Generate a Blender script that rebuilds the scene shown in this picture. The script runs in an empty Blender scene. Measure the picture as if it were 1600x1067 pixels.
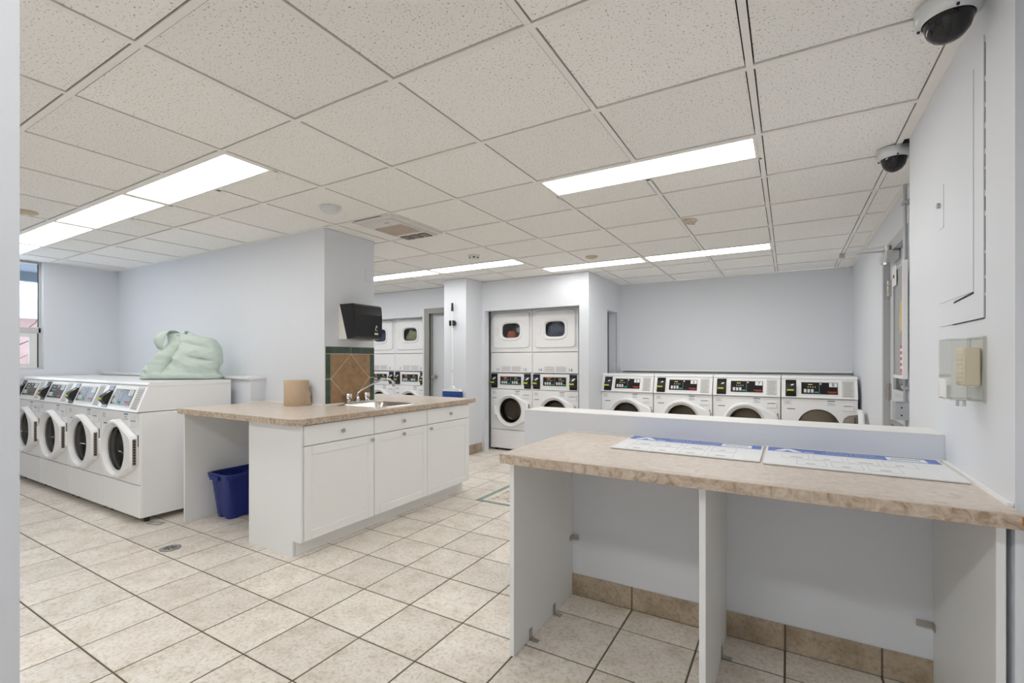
import bpy, bmesh, math, random
from mathutils import Vector, Matrix, noise
random.seed(7)
PI = math.pi
SC = bpy.context.scene
COL = SC.collection

# ------------------------------------------------------------------ camera, world, exposure
cam_d = bpy.data.cameras.new('camera'); cam = bpy.data.objects.new('camera', cam_d); COL.objects.link(cam)
cam.location = (0, 0, 1.27); cam.rotation_euler = (PI/2, 0, 0.528854)
cam_d.sensor_width = 36; cam_d.lens = 738.09/1600*36; cam_d.shift_y = (562.94-533.5)/1600
cam_d.clip_start = 0.02; cam_d.clip_end = 200
SC.camera = cam
SC.view_settings.view_transform = 'Standard'; SC.view_settings.look = 'None'
SC.view_settings.gamma = 1; SC.view_settings.use_curve_mapping = False
SC.view_settings.exposure = 0.68
SC.cycles.max_bounces = 14; SC.cycles.diffuse_bounces = 10; SC.cycles.transparent_max_bounces = 40
W = bpy.data.worlds.new('overcast'); SC.world = W; W.use_nodes = True
_bg = W.node_tree.nodes['Background']; _bg.inputs[0].default_value = (0.80, 0.88, 1.0, 1); _bg.inputs[1].default_value = 2.2
LIGHT_POWER = 8.5          # radiance of the fluorescent diffusers
LIGHT_COL = (1.0, 0.99, 0.975)

# ------------------------------------------------------------------ materials
def mat(name, col, rough=0.5, metal=0.0, spec=0.5, vary=None, bump=None, emit=0.0, coat=0.0, emit_col=None):
    m = bpy.data.materials.new(name); m.use_nodes = True
    nt = m.node_tree; b = nt.nodes['Principled BSDF']
    b.inputs['Base Color'].default_value = (*col, 1); b.inputs['Roughness'].default_value = rough
    b.inputs['Metallic'].default_value = metal; b.inputs['Specular IOR Level'].default_value = spec
    b.inputs['Coat Weight'].default_value = coat
    if emit: b.inputs['Emission Color'].default_value = (*(emit_col or col), 1); b.inputs['Emission Strength'].default_value = emit
    tc = None
    if vary or bump:
        tc = nt.nodes.new('ShaderNodeTexCoord')
    if vary:                      # (scale, second colour, detail)
        n = nt.nodes.new('ShaderNodeTexNoise'); n.inputs['Scale'].default_value = vary[0]; n.inputs['Detail'].default_value = vary[2]
        nt.links.new(tc.outputs['Object'], n.inputs['Vector'])
        r = nt.nodes.new('ShaderNodeValToRGB'); r.color_ramp.elements[0].position = 0.32; r.color_ramp.elements[1].position = 0.68
        r.color_ramp.elements[0].color = (*col, 1); r.color_ramp.elements[1].color = (*vary[1], 1)
        nt.links.new(n.outputs['Fac'], r.inputs['Fac']); nt.links.new(r.outputs['Color'], b.inputs['Base Color'])
    if bump:                      # (scale, strength, distance)
        n2 = nt.nodes.new('ShaderNodeTexNoise'); n2.inputs['Scale'].default_value = bump[0]; n2.inputs['Detail'].default_value = 4
        nt.links.new(tc.outputs['Object'], n2.inputs['Vector'])
        bp = nt.nodes.new('ShaderNodeBump'); bp.inputs['Strength'].default_value = bump[1]; bp.inputs['Distance'].default_value = bump[2]
        nt.links.new(n2.outputs['Fac'], bp.inputs['Height']); nt.links.new(bp.outputs['Normal'], b.inputs['Normal'])
    return m

def glass_mat(name, tint, rough=0.02, ior=1.45, refl=1.0):
    m = bpy.data.materials.new(name); m.use_nodes = True; nt = m.node_tree
    nt.nodes.remove(nt.nodes['Principled BSDF']); out = nt.nodes['Material Output']
    t = nt.nodes.new('ShaderNodeBsdfTransparent'); t.inputs[0].default_value = (*tint, 1)
    g = nt.nodes.new('ShaderNodeBsdfGlossy'); g.inputs['Roughness'].default_value = rough
    f = nt.nodes.new('ShaderNodeFresnel'); f.inputs['IOR'].default_value = ior
    mx = nt.nodes.new('ShaderNodeMixShader')
    ge = nt.nodes.new('ShaderNodeNewGeometry'); mm = nt.nodes.new('ShaderNodeMath'); mm.operation = 'SUBTRACT'; mm.use_clamp = True
    nt.links.new(f.outputs[0], mm.inputs[0]); nt.links.new(ge.outputs['Backfacing'], mm.inputs[1])
    nt.links.new(mm.outputs[0], mx.inputs[0]); nt.links.new(t.outputs[0], mx.inputs[1]); nt.links.new(g.outputs[0], mx.inputs[2])
    nt.links.new(mx.outputs[0], out.inputs['Surface'])
    return m

def tile_floor_mat(name, a, b_, c, rough=0.42):
    m = bpy.data.materials.new(name); m.use_nodes = True; nt = m.node_tree; P = nt.nodes['Principled BSDF']
    tc = nt.nodes.new('ShaderNodeTexCoord'); oi = nt.nodes.new('ShaderNodeObjectInfo')
    va = nt.nodes.new('ShaderNodeVectorMath'); va.operation = 'MULTIPLY_ADD'
    nt.links.new(oi.outputs['Random'], va.inputs[0]); va.inputs[1].default_value = (37, 53, 11)
    nt.links.new(tc.outputs['Object'], va.inputs[2])
    n1 = nt.nodes.new('ShaderNodeTexNoise'); n1.inputs['Scale'].default_value = 7; n1.inputs['Detail'].default_value = 8; n1.inputs['Roughness'].default_value = 0.65
    n2 = nt.nodes.new('ShaderNodeTexNoise'); n2.inputs['Scale'].default_value = 60; n2.inputs['Detail'].default_value = 6; n2.inputs['Roughness'].default_value = 0.7
    for n in (n1, n2): nt.links.new(va.outputs[0], n.inputs['Vector'])
    r = nt.nodes.new('ShaderNodeValToRGB'); e = r.color_ramp.elements
    e[0].position = 0.30; e[0].color = (*a, 1); e[1].position = 0.72; e[1].color = (*c, 1)
    k = e.new(0.5); k.color = (*b_, 1)
    nt.links.new(n1.outputs['Fac'], r.inputs['Fac'])
    r2 = nt.nodes.new('ShaderNodeValToRGB'); f = r2.color_ramp.elements
    f[0].position = 0.28; f[0].color = (0.56, 0.48, 0.38, 1); f[1].position = 0.52; f[1].color = (1, 1, 1, 1)
    nt.links.new(n2.outputs['Fac'], r2.inputs['Fac'])
    mx = nt.nodes.new('ShaderNodeMix'); mx.data_type = 'RGBA'; mx.blend_type = 'MULTIPLY'; mx.inputs[0].default_value = 0.8
    nt.links.new(r.outputs['Color'], mx.inputs[6]); nt.links.new(r2.outputs['Color'], mx.inputs[7])
    hs = nt.nodes.new('ShaderNodeHueSaturation')
    mr = nt.nodes.new('ShaderNodeMapRange'); mr.inputs[3].default_value = 0.93; mr.inputs[4].default_value = 1.05
    nt.links.new(oi.outputs['Random'], mr.inputs[0]); nt.links.new(mr.outputs[0], hs.inputs['Value'])
    nt.links.new(mx.outputs[2], hs.inputs['Color']); nt.links.new(hs.outputs[0], P.inputs['Base Color'])
    P.inputs['Roughness'].default_value = rough
    bp = nt.nodes.new('ShaderNodeBump'); bp.inputs['Strength'].default_value = 0.25; bp.inputs['Distance'].default_value = 0.002
    nt.links.new(n2.outputs['Fac'], bp.inputs['Height']); nt.links.new(bp.outputs['Normal'], P.inputs['Normal'])
    return m

def ceiling_mat(name, base, pit):
    m = bpy.data.materials.new(name); m.use_nodes = True; nt = m.node_tree; P = nt.nodes['Principled BSDF']
    tc = nt.nodes.new('ShaderNodeTexCoord'); oi = nt.nodes.new('ShaderNodeObjectInfo')
    va = nt.nodes.new('ShaderNodeVectorMath'); va.operation = 'MULTIPLY_ADD'
    nt.links.new(oi.outputs['Random'], va.inputs[0]); va.inputs[1].default_value = (31, 47, 0)
    nt.links.new(tc.outputs['Object'], va.inputs[2])
    mp = nt.nodes.new('ShaderNodeMapping'); mp.inputs['Scale'].default_value = (1, 1, 0); nt.links.new(va.outputs[0], mp.inputs[0])
    n = nt.nodes.new('ShaderNodeTexNoise'); n.inputs['Scale'].default_value = 120; n.inputs['Detail'].default_value = 3; n.inputs['Roughness'].default_value = 0.6
    nt.links.new(mp.outputs[0], n.inputs['Vector'])
    r = nt.nodes.new('ShaderNodeValToRGB'); e = r.color_ramp.elements
    e[0].position = 0.33; e[0].color = (*pit, 1); e[1].position = 0.40; e[1].color = (*base, 1)
    nt.links.new(n.outputs['Fac'], r.inputs['Fac'])
    hs = nt.nodes.new('ShaderNodeHueSaturation')
    mr = nt.nodes.new('ShaderNodeMapRange'); mr.inputs[3].default_value = 0.97; mr.inputs[4].default_value = 1.03
    nt.links.new(oi.outputs['Random'], mr.inputs[0]); nt.links.new(mr.outputs[0], hs.inputs['Value'])
    nt.links.new(r.outputs['Color'], hs.inputs['Color']); nt.links.new(hs.outputs[0], P.inputs['Base Color'])
    P.inputs['Roughness'].default_value = 0.95; P.inputs['Specular IOR Level'].default_value = 0.1
    bp = nt.nodes.new('ShaderNodeBump'); bp.inputs['Strength'].default_value = 0.5; bp.inputs['Distance'].default_value = 0.003
    nt.links.new(n.outputs['Fac'], bp.inputs['Height']); nt.links.new(bp.outputs['Normal'], P.inputs['Normal'])
    return m

def laminate_mat(name, cols, scale):
    m = bpy.data.materials.new(name); m.use_nodes = True; nt = m.node_tree; P = nt.nodes['Principled BSDF']
    tc = nt.nodes.new('ShaderNodeTexCoord')
    n = nt.nodes.new('ShaderNodeTexNoise'); n.inputs['Scale'].default_value = scale; n.inputs['Detail'].default_value = 8
    n.inputs['Roughness'].default_value = 0.7; n.inputs['Distortion'].default_value = 1.2
    nt.links.new(tc.outputs['Object'], n.inputs['Vector'])
    r = nt.nodes.new('ShaderNodeValToRGB'); e = r.color_ramp.elements
    e[0].position = 0.30; e[0].color = (*cols[0], 1); e[1].position = 0.62; e[1].color = (*cols[2], 1)
    k = e.new(0.46); k.color = (*cols[1], 1)
    nt.links.new(n.outputs['Fac'], r.inputs['Fac']); nt.links.new(r.outputs['Color'], P.inputs['Base Color'])
    P.inputs['Roughness'].default_value = 0.30
    return m

M = {}
M['wall'] = mat('wall_paint', (0.710, 0.736, 0.777), 0.55, bump=(90, 0.05, 0.002))
M['trimwhite'] = mat('white_trim_paint', (0.78, 0.78, 0.77), 0.4)
M['ceil'] = ceiling_mat('mineral_ceiling_tile', (0.90, 0.89, 0.86), (0.30, 0.275, 0.24))
M['ceilstain'] = mat('water_stain_brown', (0.36, 0.29, 0.20), 0.95, vary=(34, (0.80, 0.74, 0.66), 6))
M['tileedge'] = mat('dark_tile_edge', (0.05, 0.043, 0.033), 0.95)  # near-black sides draw the dark line beside each grid bar
M['grid'] = mat('ceiling_grid_paint', (0.86, 0.84, 0.80), 0.5)
M['plenum'] = mat('plenum_dark', (0.035, 0.03, 0.025), 0.9)
M['tile'] = tile_floor_mat('beige_floor_tile', (0.62, 0.55, 0.465), (0.76, 0.71, 0.64), (0.83, 0.795, 0.74))
M['basetile'] = tile_floor_mat('beige_base_tile_shaded', (0.29, 0.225, 0.15), (0.42, 0.345, 0.255), (0.52, 0.44, 0.345))  # darkened: shade under the counter put into the tile colour
M['grout'] = mat('grout', (0.105, 0.083, 0.058), 0.9, vary=(9, (0.16, 0.127, 0.09), 4))
M['enamel'] = mat('white_enamel', (0.87, 0.875, 0.88), 0.28, coat=0.2)
M['enamelgrey'] = mat('grey_white_plastic', (0.70, 0.71, 0.72), 0.35)
M['ringwhite'] = mat('white_door_ring_plastic', (0.87, 0.87, 0.875), 0.25)
M['black'] = mat('black_gloss_plastic', (0.012, 0.012, 0.014), 0.16)
M['blackmatt'] = mat('black_matt_plastic', (0.015, 0.015, 0.016), 0.5)
M['rubber'] = mat('grey_rubber', (0.10, 0.10, 0.10), 0.6)
M['steel'] = mat('brushed_steel', (0.62, 0.60, 0.57), 0.28, metal=1.0)
M['drum'] = mat('drum_steel', (0.36, 0.30, 0.225), 0.30, metal=1.0)
M['chrome'] = mat('chrome', (0.80, 0.80, 0.82), 0.08, metal=1.0)
M['nickel'] = mat('satin_nickel', (0.50, 0.48, 0.45), 0.3, metal=1.0)
M['galv'] = mat('galvanised_steel', (0.48, 0.50, 0.52), 0.42, metal=0.7)
M['draingrey'] = mat('drain_grey_metal', (0.24, 0.24, 0.23), 0.45, metal=0.5)
M['alu'] = mat('silver_paint', (0.68, 0.70, 0.72), 0.30, metal=0.6)
M['hinge'] = mat('dull_hinge_metal', (0.30, 0.26, 0.21), 0.45, metal=0.8)
M['label'] = mat('pale_label', (0.60, 0.61, 0.59), 0.5)
M['labelink'] = mat('grey_ink', (0.30, 0.30, 0.31), 0.7)
M['blueink'] = mat('blue_ink', (0.07, 0.11, 0.32), 0.6)
M['redink'] = mat('red_ink', (0.55, 0.05, 0.03), 0.5)
M['blackink'] = mat('black_ink', (0.01, 0.01, 0.01), 0.6)
M['dome'] = mat('smoked_dome', (0.008, 0.008, 0.009), 0.04)
M['white'] = mat('white_plastic', (0.82, 0.82, 0.82), 0.4)
M['yellow'] = mat('yellow_green_sticker', (0.55, 0.60, 0.04), 0.5)
M['lcd'] = mat('lcd_yellow', (0.60, 0.62, 0.10), 0.5, emit=0.0)
M['green'] = mat('green_button', (0.02, 0.35, 0.18), 0.4)
M['keypad'] = mat('keypad_grey', (0.62, 0.64, 0.64), 0.4)
M['doorglass'] = glass_mat('smoked_door_glass', (0.60, 0.575, 0.54), 0.03, 1.55)
M['dryerglass'] = glass_mat('dryer_window_glass', (0.80, 0.81, 0.82), 0.03, 1.5)
M['clear'] = glass_mat('clear_acrylic', (0.93, 0.93, 0.91), 0.05, 1.5)
M['pane'] = glass_mat('window_glass', (0.93, 0.96, 0.97), 0.0, 1.45)
M['cab'] = mat('cabinet_white', (0.84, 0.85, 0.84), 0.42)
M['mel'] = mat('melamine_white', (0.80, 0.81, 0.81), 0.45)
M['lam'] = laminate_mat('beige_laminate', ((0.52, 0.42, 0.34), (0.63, 0.545, 0.465), (0.70, 0.63, 0.56)), 26)
M['lamshade'] = laminate_mat('beige_laminate_edge_shade', ((0.25, 0.17, 0.10), (0.44, 0.34, 0.25), (0.60, 0.51, 0.42)), 24)  # same laminate as the top, the edge's shade put into its colour
M['chip'] = mat('raw_chipboard', (0.40, 0.20, 0.05), 0.8)
M['caulk'] = mat('white_caulk', (0.85, 0.85, 0.84), 0.4)
M['bluebin'] = mat('blue_bin_plastic', (0.010, 0.024, 0.19), 0.35)
M['kraft'] = mat('kraft_paper', (0.56, 0.43, 0.30), 0.85, vary=(25, (0.53, 0.40, 0.275), 3))
M['bag'] = mat('mint_cotton', (0.55, 0.64, 0.58), 0.85, bump=(260, 0.12, 0.001))
M['gtile'] = mat('green_slate_tile', (0.022, 0.055, 0.042), 0.3, vary=(14, (0.075, 0.105, 0.075), 6))
M['btile'] = mat('brown_stone_tile', (0.27, 0.155, 0.07), 0.4, vary=(16, (0.40, 0.25, 0.125), 7))
M['grout_l'] = mat('pale_grout', (0.76, 0.68, 0.54), 0.8)
M['ggreen'] = mat('green_border_tile', (0.20, 0.27, 0.235), 0.5, vary=(20, (0.30, 0.36, 0.31), 4))
M['framegrey'] = mat('grey_door_frame_paint', (0.30, 0.30, 0.28), 0.45)
M['doorpaint'] = mat('pale_grey_door_paint', (0.60, 0.62, 0.645), 0.45)
M['frame2'] = mat('grey_steel_frame_paint', (0.47, 0.48, 0.50), 0.45)
M['paper'] = mat('board_white', (0.76, 0.78, 0.79), 0.45)
M['hdr'] = mat('board_header_blue', (0.085, 0.16, 0.50), 0.4)
M['bline'] = mat('board_line_grey', (0.45, 0.46, 0.48), 0.6)
M['dark'] = mat('dark_void', (0.02, 0.02, 0.02), 0.9)
M['grillbrown'] = mat('dusty_filter', (0.54, 0.47, 0.41), 0.9, vary=(60, (0.62, 0.54, 0.47), 3))
M['offwhite'] = mat('offwhite_plastic', (0.76, 0.74, 0.69), 0.45)
M['fanwhite'] = mat('fan_white_plastic', (0.70, 0.69, 0.66), 0.4)
M['tan'] = mat('tan_plastic', (0.55, 0.46, 0.33), 0.5)
M['beige'] = mat('beige_thermostat', (0.86, 0.77, 0.62), 0.5)
M['bristle'] = mat('blue_bristles', (0.02, 0.09, 0.36), 0.7, bump=(300, 0.6, 0.004))
M['brick'] = mat('haze_paled_brick', (0.40, 0.25, 0.23), 0.9, vary=(3, (0.47, 0.32, 0.29), 5))  # brick colour paled for haze and overexposure outside
M['snow'] = mat('snow', (0.85, 0.87, 0.9), 0.8)
M['roof'] = mat('grey_roof', (0.45, 0.47, 0.5), 0.8)
M['bark'] = mat('bare_branch', (0.10, 0.08, 0.07), 0.9)
M['soffit'] = mat('grey_soffit', (0.25, 0.28, 0.31), 0.8)
M['pvc'] = mat('window_frame_grey', (0.58, 0.58, 0.56), 0.45)
M['l_green'] = mat('green_cloth', (0.52, 0.56, 0.30), 0.9, vary=(9, (0.68, 0.70, 0.45), 4))
M['l_navy'] = mat('navy_cloth', (0.04, 0.075, 0.19), 0.9, vary=(9, (0.08, 0.13, 0.3), 4))
M['l_grey'] = mat('grey_blue_cloth', (0.16, 0.19, 0.25), 0.9, vary=(9, (0.30, 0.34, 0.4), 4))
M['l_red'] = mat('red_cloth', (0.85, 0.20, 0.15), 0.9)
M['l_white'] = mat('white_cloth', (0.8, 0.8, 0.8), 0.9)
M['posteryellow'] = mat('poster_yellow', (0.62, 0.52, 0.24), 0.6)
M['posterred'] = mat('poster_red', (0.62, 0.12, 0.12), 0.6)
M['boardgrey'] = mat('board_grey', (0.36, 0.37, 0.38), 0.5)
TUBES = {(0, 3): 0.56, (0, 5): 0.54, (0, 7): 0.48, (0, 9): 0.36, (6, -1): 1.15, (6, 1): 0.55, (2, -1): 1.12, (5, 3): 0.82, (5, 5): 0.74, (5, 7): 0.72, (5, 9): 0.72,
         (-3, -1): 1.75, (-3, 1): 1.2, (-3, 3): 0.5, (-3, 5): 0.5}     # brightness set per panel to even out the light
for k_ in sorted(set(TUBES.values())|{1.0}): M['diffuser_%.2f' % k_] = mat('light_diffuser', LIGHT_COL, 0.5, emit=LIGHT_POWER*k_, emit_col=LIGHT_COL)
STONES = [mat('mosaic_stone_%d' % i, c, 0.5) for i, c in enumerate([(0.52, 0.42, 0.3), (0.62, 0.52, 0.44), (0.7, 0.63, 0.58), (0.4, 0.33, 0.26)])]

# ------------------------------------------------------------------ geometry builder
class G:
    def __init__(s): s.v = []; s.f = []
    def add(s, vs, fs):
        o = len(s.v); s.v += [tuple(p) for p in vs]; s.f += [tuple(i+o for i in q) for q in fs]; return s
    def box(s, x0, x1, y0, y1, z0, z1, bev=0.0):
        if x0 > x1: x0, x1 = x1, x0
        if y0 > y1: y0, y1 = y1, y0
        if z0 > z1: z0, z1 = z1, z0
        if bev <= 0:
            vs = [(x, y, z) for z in (z0, z1) for y in (y0, y1) for x in (x0, x1)]
            return s.add(vs, [(0, 2, 3, 1), (4, 5, 7, 6), (0, 1, 5, 4), (2, 6, 7, 3), (0, 4, 6, 2), (1, 3, 7, 5)])
        b = min(bev, (x1-x0)/2.01, (y1-y0)/2.01, (z1-z0)/2.01)
        vs = []; idx = {}
        for cx in (0, 1):
            for cy in (0, 1):
                for cz in (0, 1):
                    X = (x0, x1)[cx]; Y = (y0, y1)[cy]; Z = (z0, z1)[cz]
                    dx = b if cx == 0 else -b; dy = b if cy == 0 else -b; dz = b if cz == 0 else -b
                    for ax, p in ((0, (X, Y+dy, Z+dz)), (1, (X+dx, Y, Z+dz)), (2, (X+dx, Y+dy, Z))):
                        idx[(cx, cy, cz, ax)] = len(vs); vs.append(p)
        fs = []
        for c in (0, 1):
            fs.append([idx[(c, a, b2, 0)] for a, b2 in ((0, 0), (1, 0), (1, 1), (0, 1))])
            fs.append([idx[(a, c, b2, 1)] for a, b2 in ((0, 0), (1, 0), (1, 1), (0, 1))])
            fs.append([idx[(a, b2, c, 2)] for a, b2 in ((0, 0), (1, 0), (1, 1), (0, 1))])
        for a in (0, 1):
            for b2 in (0, 1):
                fs.append([idx[(a, b2, 0, 0)], idx[(a, b2, 1, 0)], idx[(a, b2, 1, 1)], idx[(a, b2, 0, 1)]])
                fs.append([idx[(a, 0, b2, 0)], idx[(a, 1, b2, 0)], idx[(a, 1, b2, 2)], idx[(a, 0, b2, 2)]])
                fs.append([idx[(0, a, b2, 1)], idx[(1, a, b2, 1)], idx[(1, a, b2, 2)], idx[(0, a, b2, 2)]])
                for c in (0, 1): fs.append([idx[(a, b2, c, 0)], idx[(a, b2, c, 1)], idx[(a, b2, c, 2)]])
        return s.add(vs, fs)
    def prism(s, poly, axis, a, b):
        n = len(poly)
        def P(p, t): return {'x': (t, p[0], p[1]), 'y': (p[0], t, p[1]), 'z': (p[0], p[1], t)}[axis]
        vs = [P(p, a) for p in poly] + [P(p, b) for p in poly]
        fs = [tuple(range(n)), tuple(range(2*n-1, n-1, -1))] + [(i, (i+1) % n, (i+1) % n+n, i+n) for i in range(n)]
        return s.add(vs, fs)
    def loops(s, L, cap0=False, cap1=False, closed=False):
        n = len(L[0]); vs = [p for l in L for p in l]; fs = []
        k = len(L)
        for j in range(k if closed else k-1):
            a = j*n; b = ((j+1) % k)*n
            fs += [(a+i, a+(i+1) % n, b+(i+1) % n, b+i) for i in range(n)]
        if cap0: fs.append(tuple(range(n)))
        if cap1: fs.append(tuple(range((k-1)*n+n-1, (k-1)*n-1, -1)))
        return s.add(vs, fs)
    def cyl(s, p0, p1, r0, r1=None, n=16, caps=True):
        r1 = r0 if r1 is None else r1
        p0 = Vector(p0); p1 = Vector(p1); d = (p1-p0).normalized()
        u = d.orthogonal().normalized(); w = d.cross(u)
        L = [[p+(u*math.cos(2*PI*i/n)+w*math.sin(2*PI*i/n))*r for i in range(n)] for p, r in ((p0, r0), (p1, r1))]
        return s.loops(L, caps, caps)
    def lathe(s, prof, c, axis='z', n=32, cap0=False, cap1=False):
        L = []
        for r, h in prof:
            l = []
            for i in range(n):
                t = 2*PI*i/n; a = r*math.cos(t); b = r*math.sin(t)
                l.append({'z': (c[0]+a, c[1]+b, c[2]+h), 'y': (c[0]+a, c[1]+h, c[2]+b), 'x': (c[0]+h, c[1]+a, c[2]+b)}[axis])
            L.append(l)
        return s.loops(L, cap0, cap1)
    def tube(s, pts, r, n=10, caps=True):
        pts = [Vector(p) for p in pts]; L = []; u = None
        for i, p in enumerate(pts):
            d = (pts[min(i+1, len(pts)-1)]-pts[max(i-1, 0)]).normalized()
            u = d.orthogonal().normalized() if u is None else (u-d*u.dot(d)).normalized()
            w = d.cross(u); rr = r[i] if isinstance(r, (list, tuple)) else r
            L.append([p+(u*math.cos(2*PI*k/n)+w*math.sin(2*PI*k/n))*rr for k in range(n)])
        return s.loops(L, caps, caps)
    def sphere(s, c, rx, ry=None, rz=None, n=16, m=10):
        ry = ry or rx; rz = rz or rx
        L = [[(c[0]+rx*math.sin(PI*j/m)*math.cos(2*PI*i/n), c[1]+ry*math.sin(PI*j/m)*math.sin(2*PI*i/n), c[2]+rz*math.cos(PI*j/m)) for i in range(n)] for j in range(1, m)]
        o = len(s.v); s.loops(L)
        t = len(s.v); s.v += [(c[0], c[1], c[2]+rz), (c[0], c[1], c[2]-rz)]
        for i in range(n):
            s.f.append((t, o+i, o+(i+1) % n)); b = o+(m-2)*n; s.f.append((t+1, b+(i+1) % n, b+i))
        return s
    def move(s, dx, dy, dz):
        s.v = [(a+dx, b+dy, c+dz) for a, b, c in s.v]; return s
    def xf(s, m):
        s.v = [tuple(m @ Vector(p)) for p in s.v]; return s
    def mesh(s, name, m, smooth=None):
        me = bpy.data.meshes.new(name); me.from_pydata(s.v, [], s.f)
        bm = bmesh.new(); bm.from_mesh(me); bmesh.ops.recalc_face_normals(bm, faces=bm.faces)
        bm.to_mesh(me); bm.free()
        if m: me.materials.append(m)
        if smooth:
            me.polygons.foreach_set('use_smooth', [True]*len(me.polygons)); me.set_sharp_from_angle(angle=math.radians(smooth))
        return me
    def obj(s, name, m, parent=None, smooth=None, label=None):
        return link(name, s.mesh(name, m, smooth), parent, label)

def link(name, me, parent=None, label=None, loc=None):
    o = bpy.data.objects.new(name, me); COL.objects.link(o)
    if parent: o.parent = parent
    if label: o['label'] = label
    if loc: o.location = loc
    return o
def thing(name, label, cat, loc=(0, 0, 0), rz=0, group=None):
    o = bpy.data.objects.new(name, None); COL.objects.link(o); o.empty_display_size = 0.1
    o.location = loc; o.rotation_euler = (0, 0, rz); return tag(o, label, cat, group)
def tag(o, label, cat, group=None):
    o['label'] = label; o['category'] = cat
    if group: o['group'] = group
    return o
def struct(o, label=None):
    o['kind'] = 'structure'
    if label: o['label'] = label
    return o
def dup(root, loc, label=None, rz=None):
    r = root.copy(); COL.objects.link(r); r.location = loc
    if rz is not None: r.rotation_euler = (0, 0, rz)
    if label: r['label'] = label
    for ch in list(root.children):
        c = ch.copy(); COL.objects.link(c); c.parent = r
        for g in list(ch.children):
            d = g.copy(); COL.objects.link(d); d.parent = c
    return r
_txt = {}
def text_mesh(body, size, m, align='CENTER'):
    k = (body, size, m.name, align)
    if k not in _txt:
        cu = bpy.data.curves.new('t', 'FONT'); cu.body = body; cu.size = size; cu.align_x = align; cu.align_y = 'CENTER'; cu.resolution_u = 2
        o = bpy.data.objects.new('t', cu); COL.objects.link(o)
        dg = bpy.context.evaluated_depsgraph_get(); dg.update()
        me = bpy.data.meshes.new_from_object(o.evaluated_get(dg)); me.materials.clear(); me.materials.append(m)
        bpy.data.objects.remove(o); bpy.data.curves.remove(cu); _txt[k] = me
    return _txt[k]
def text(name, body, size, m, parent, loc, rot, align='CENTER'):
    o = link(name, text_mesh(body, size, m, align), parent); o.location = loc; o.rotation_euler = rot; return o

def circle(cx, cz, r, n=48, y=0.0): return [(cx+r*math.cos(2*PI*i/n), y, cz+r*math.sin(2*PI*i/n)) for i in range(n)]
def rect_loop(x0, x1, z0, z1, cx, cz, n, y):
    """points on a rectangle seen from (cx,cz) at n even angles, corners snapped in"""
    L = []
    for i in range(n):
        t = 2*PI*i/n; dx, dz = math.cos(t), math.sin(t); k = 1e9
        if dx > 1e-9: k = min(k, (x1-cx)/dx)
        if dx < -1e-9: k = min(k, (x0-cx)/dx)
        if dz > 1e-9: k = min(k, (z1-cz)/dz)
        if dz < -1e-9: k = min(k, (z0-cz)/dz)
        L.append([cx+dx*k, y, cz+dz*k])
    for X in (x0, x1):
        for Z in (z0, z1):
            a = math.atan2(Z-cz, X-cx) % (2*PI); i = round(a/(2*PI)*n) % n; L[i] = [X, y, Z]
    return [tuple(p) for p in L]
def sup_loop(cx, cz, rx, rz, e, n, y):
    L = []
    for i in range(n):
        t = 2*PI*i/n; c, s_ = math.cos(t), math.sin(t); k = (abs(c/rx)**e+abs(s_/rz)**e)**(-1/e)
        L.append((cx+c*k, y, cz+s_*k))
    return L

# ------------------------------------------------------------------ room shell
CE = 2.3664
XL, XR, XD, YN, YB = -7.19, 0.517, 0.65, -1.5, 6.77
def wall(name, x0, x1, y0, y1, z0=0.0, z1=CE, m=None):
    return struct(G().box(x0, x1, y0, y1, z0, z1).obj(name, m or M['wall']))
wall('wall_right', XR, 0.9, 1.745, 3.0)
# wall beside the door, cut around the door opening (y 3.83..4.65)
DY0, DY1, DZ = 3.83, 4.65, 2.10
g = G().box(XD, 0.9, 3.0, DY0, 0, CE).box(XD, 0.9, DY1, YB+0.12, 0, CE).box(XD, 0.9, DY0, DY1, DZ, CE)
struct(g.obj('wall_door_side', M['wall']))
wall('wall_back', -3.9, XD, YB, YB+0.12)
g = G().box(-2.23, -2.12, 5.5, 6.2, 0, CE).box(-2.23, -2.12, 6.58, YB, 0, CE).box(-2.23, -2.12, 6.2, 6.58, 1.957, CE)
struct(g.obj('wall_alcove', M['wall']))
g = G().box(-3.70, -3.655, 5.5, 5.6, 0, CE).box(-3.655, -2.245, 5.5, 5.6, 1.957, CE).box(-2.245, -2.23, 5.5, 5.6, 0, CE)
struct(g.obj('wall_closet', M['wall']))
wall('wall_pillar', -4.07, -3.70, 5.12, 5.6)
wall('wall_closet_side', -3.90, -3.80, 5.6, YB)
# far wall with the dryer opening and the store-room door opening
FO0, FO1, FOZ = -6.35, -4.875, 1.945
FD0, FD1, FDZ = -4.73, -3.92, 2.0
g = G().box(XL, FO0, 5.6, 5.7, 0, CE).box(FO0, FO1, 5.6, 5.7, FOZ, CE).box(FO1, FD0, 5.6, 5.7, 0, CE).box(FD0, FD1, 5.6, 5.7, FDZ, CE).box(FD1, -3.90, 5.6, 5.7, 0, CE)
struct(g.obj('wall_far', M['wall']))
g = G().box(XL, -3.90, 6.6, 6.7, 0, CE).box(-6.60, -6.5, 5.7, 6.6, 0, CE).box(-4.80, -4.76, 5.7, 6.6, 0, CE)
struct(g.obj('wall_dryer_closet', M['wall']))
wall('wall_sink', XL, -3.31, 2.59, 3.13)
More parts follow.
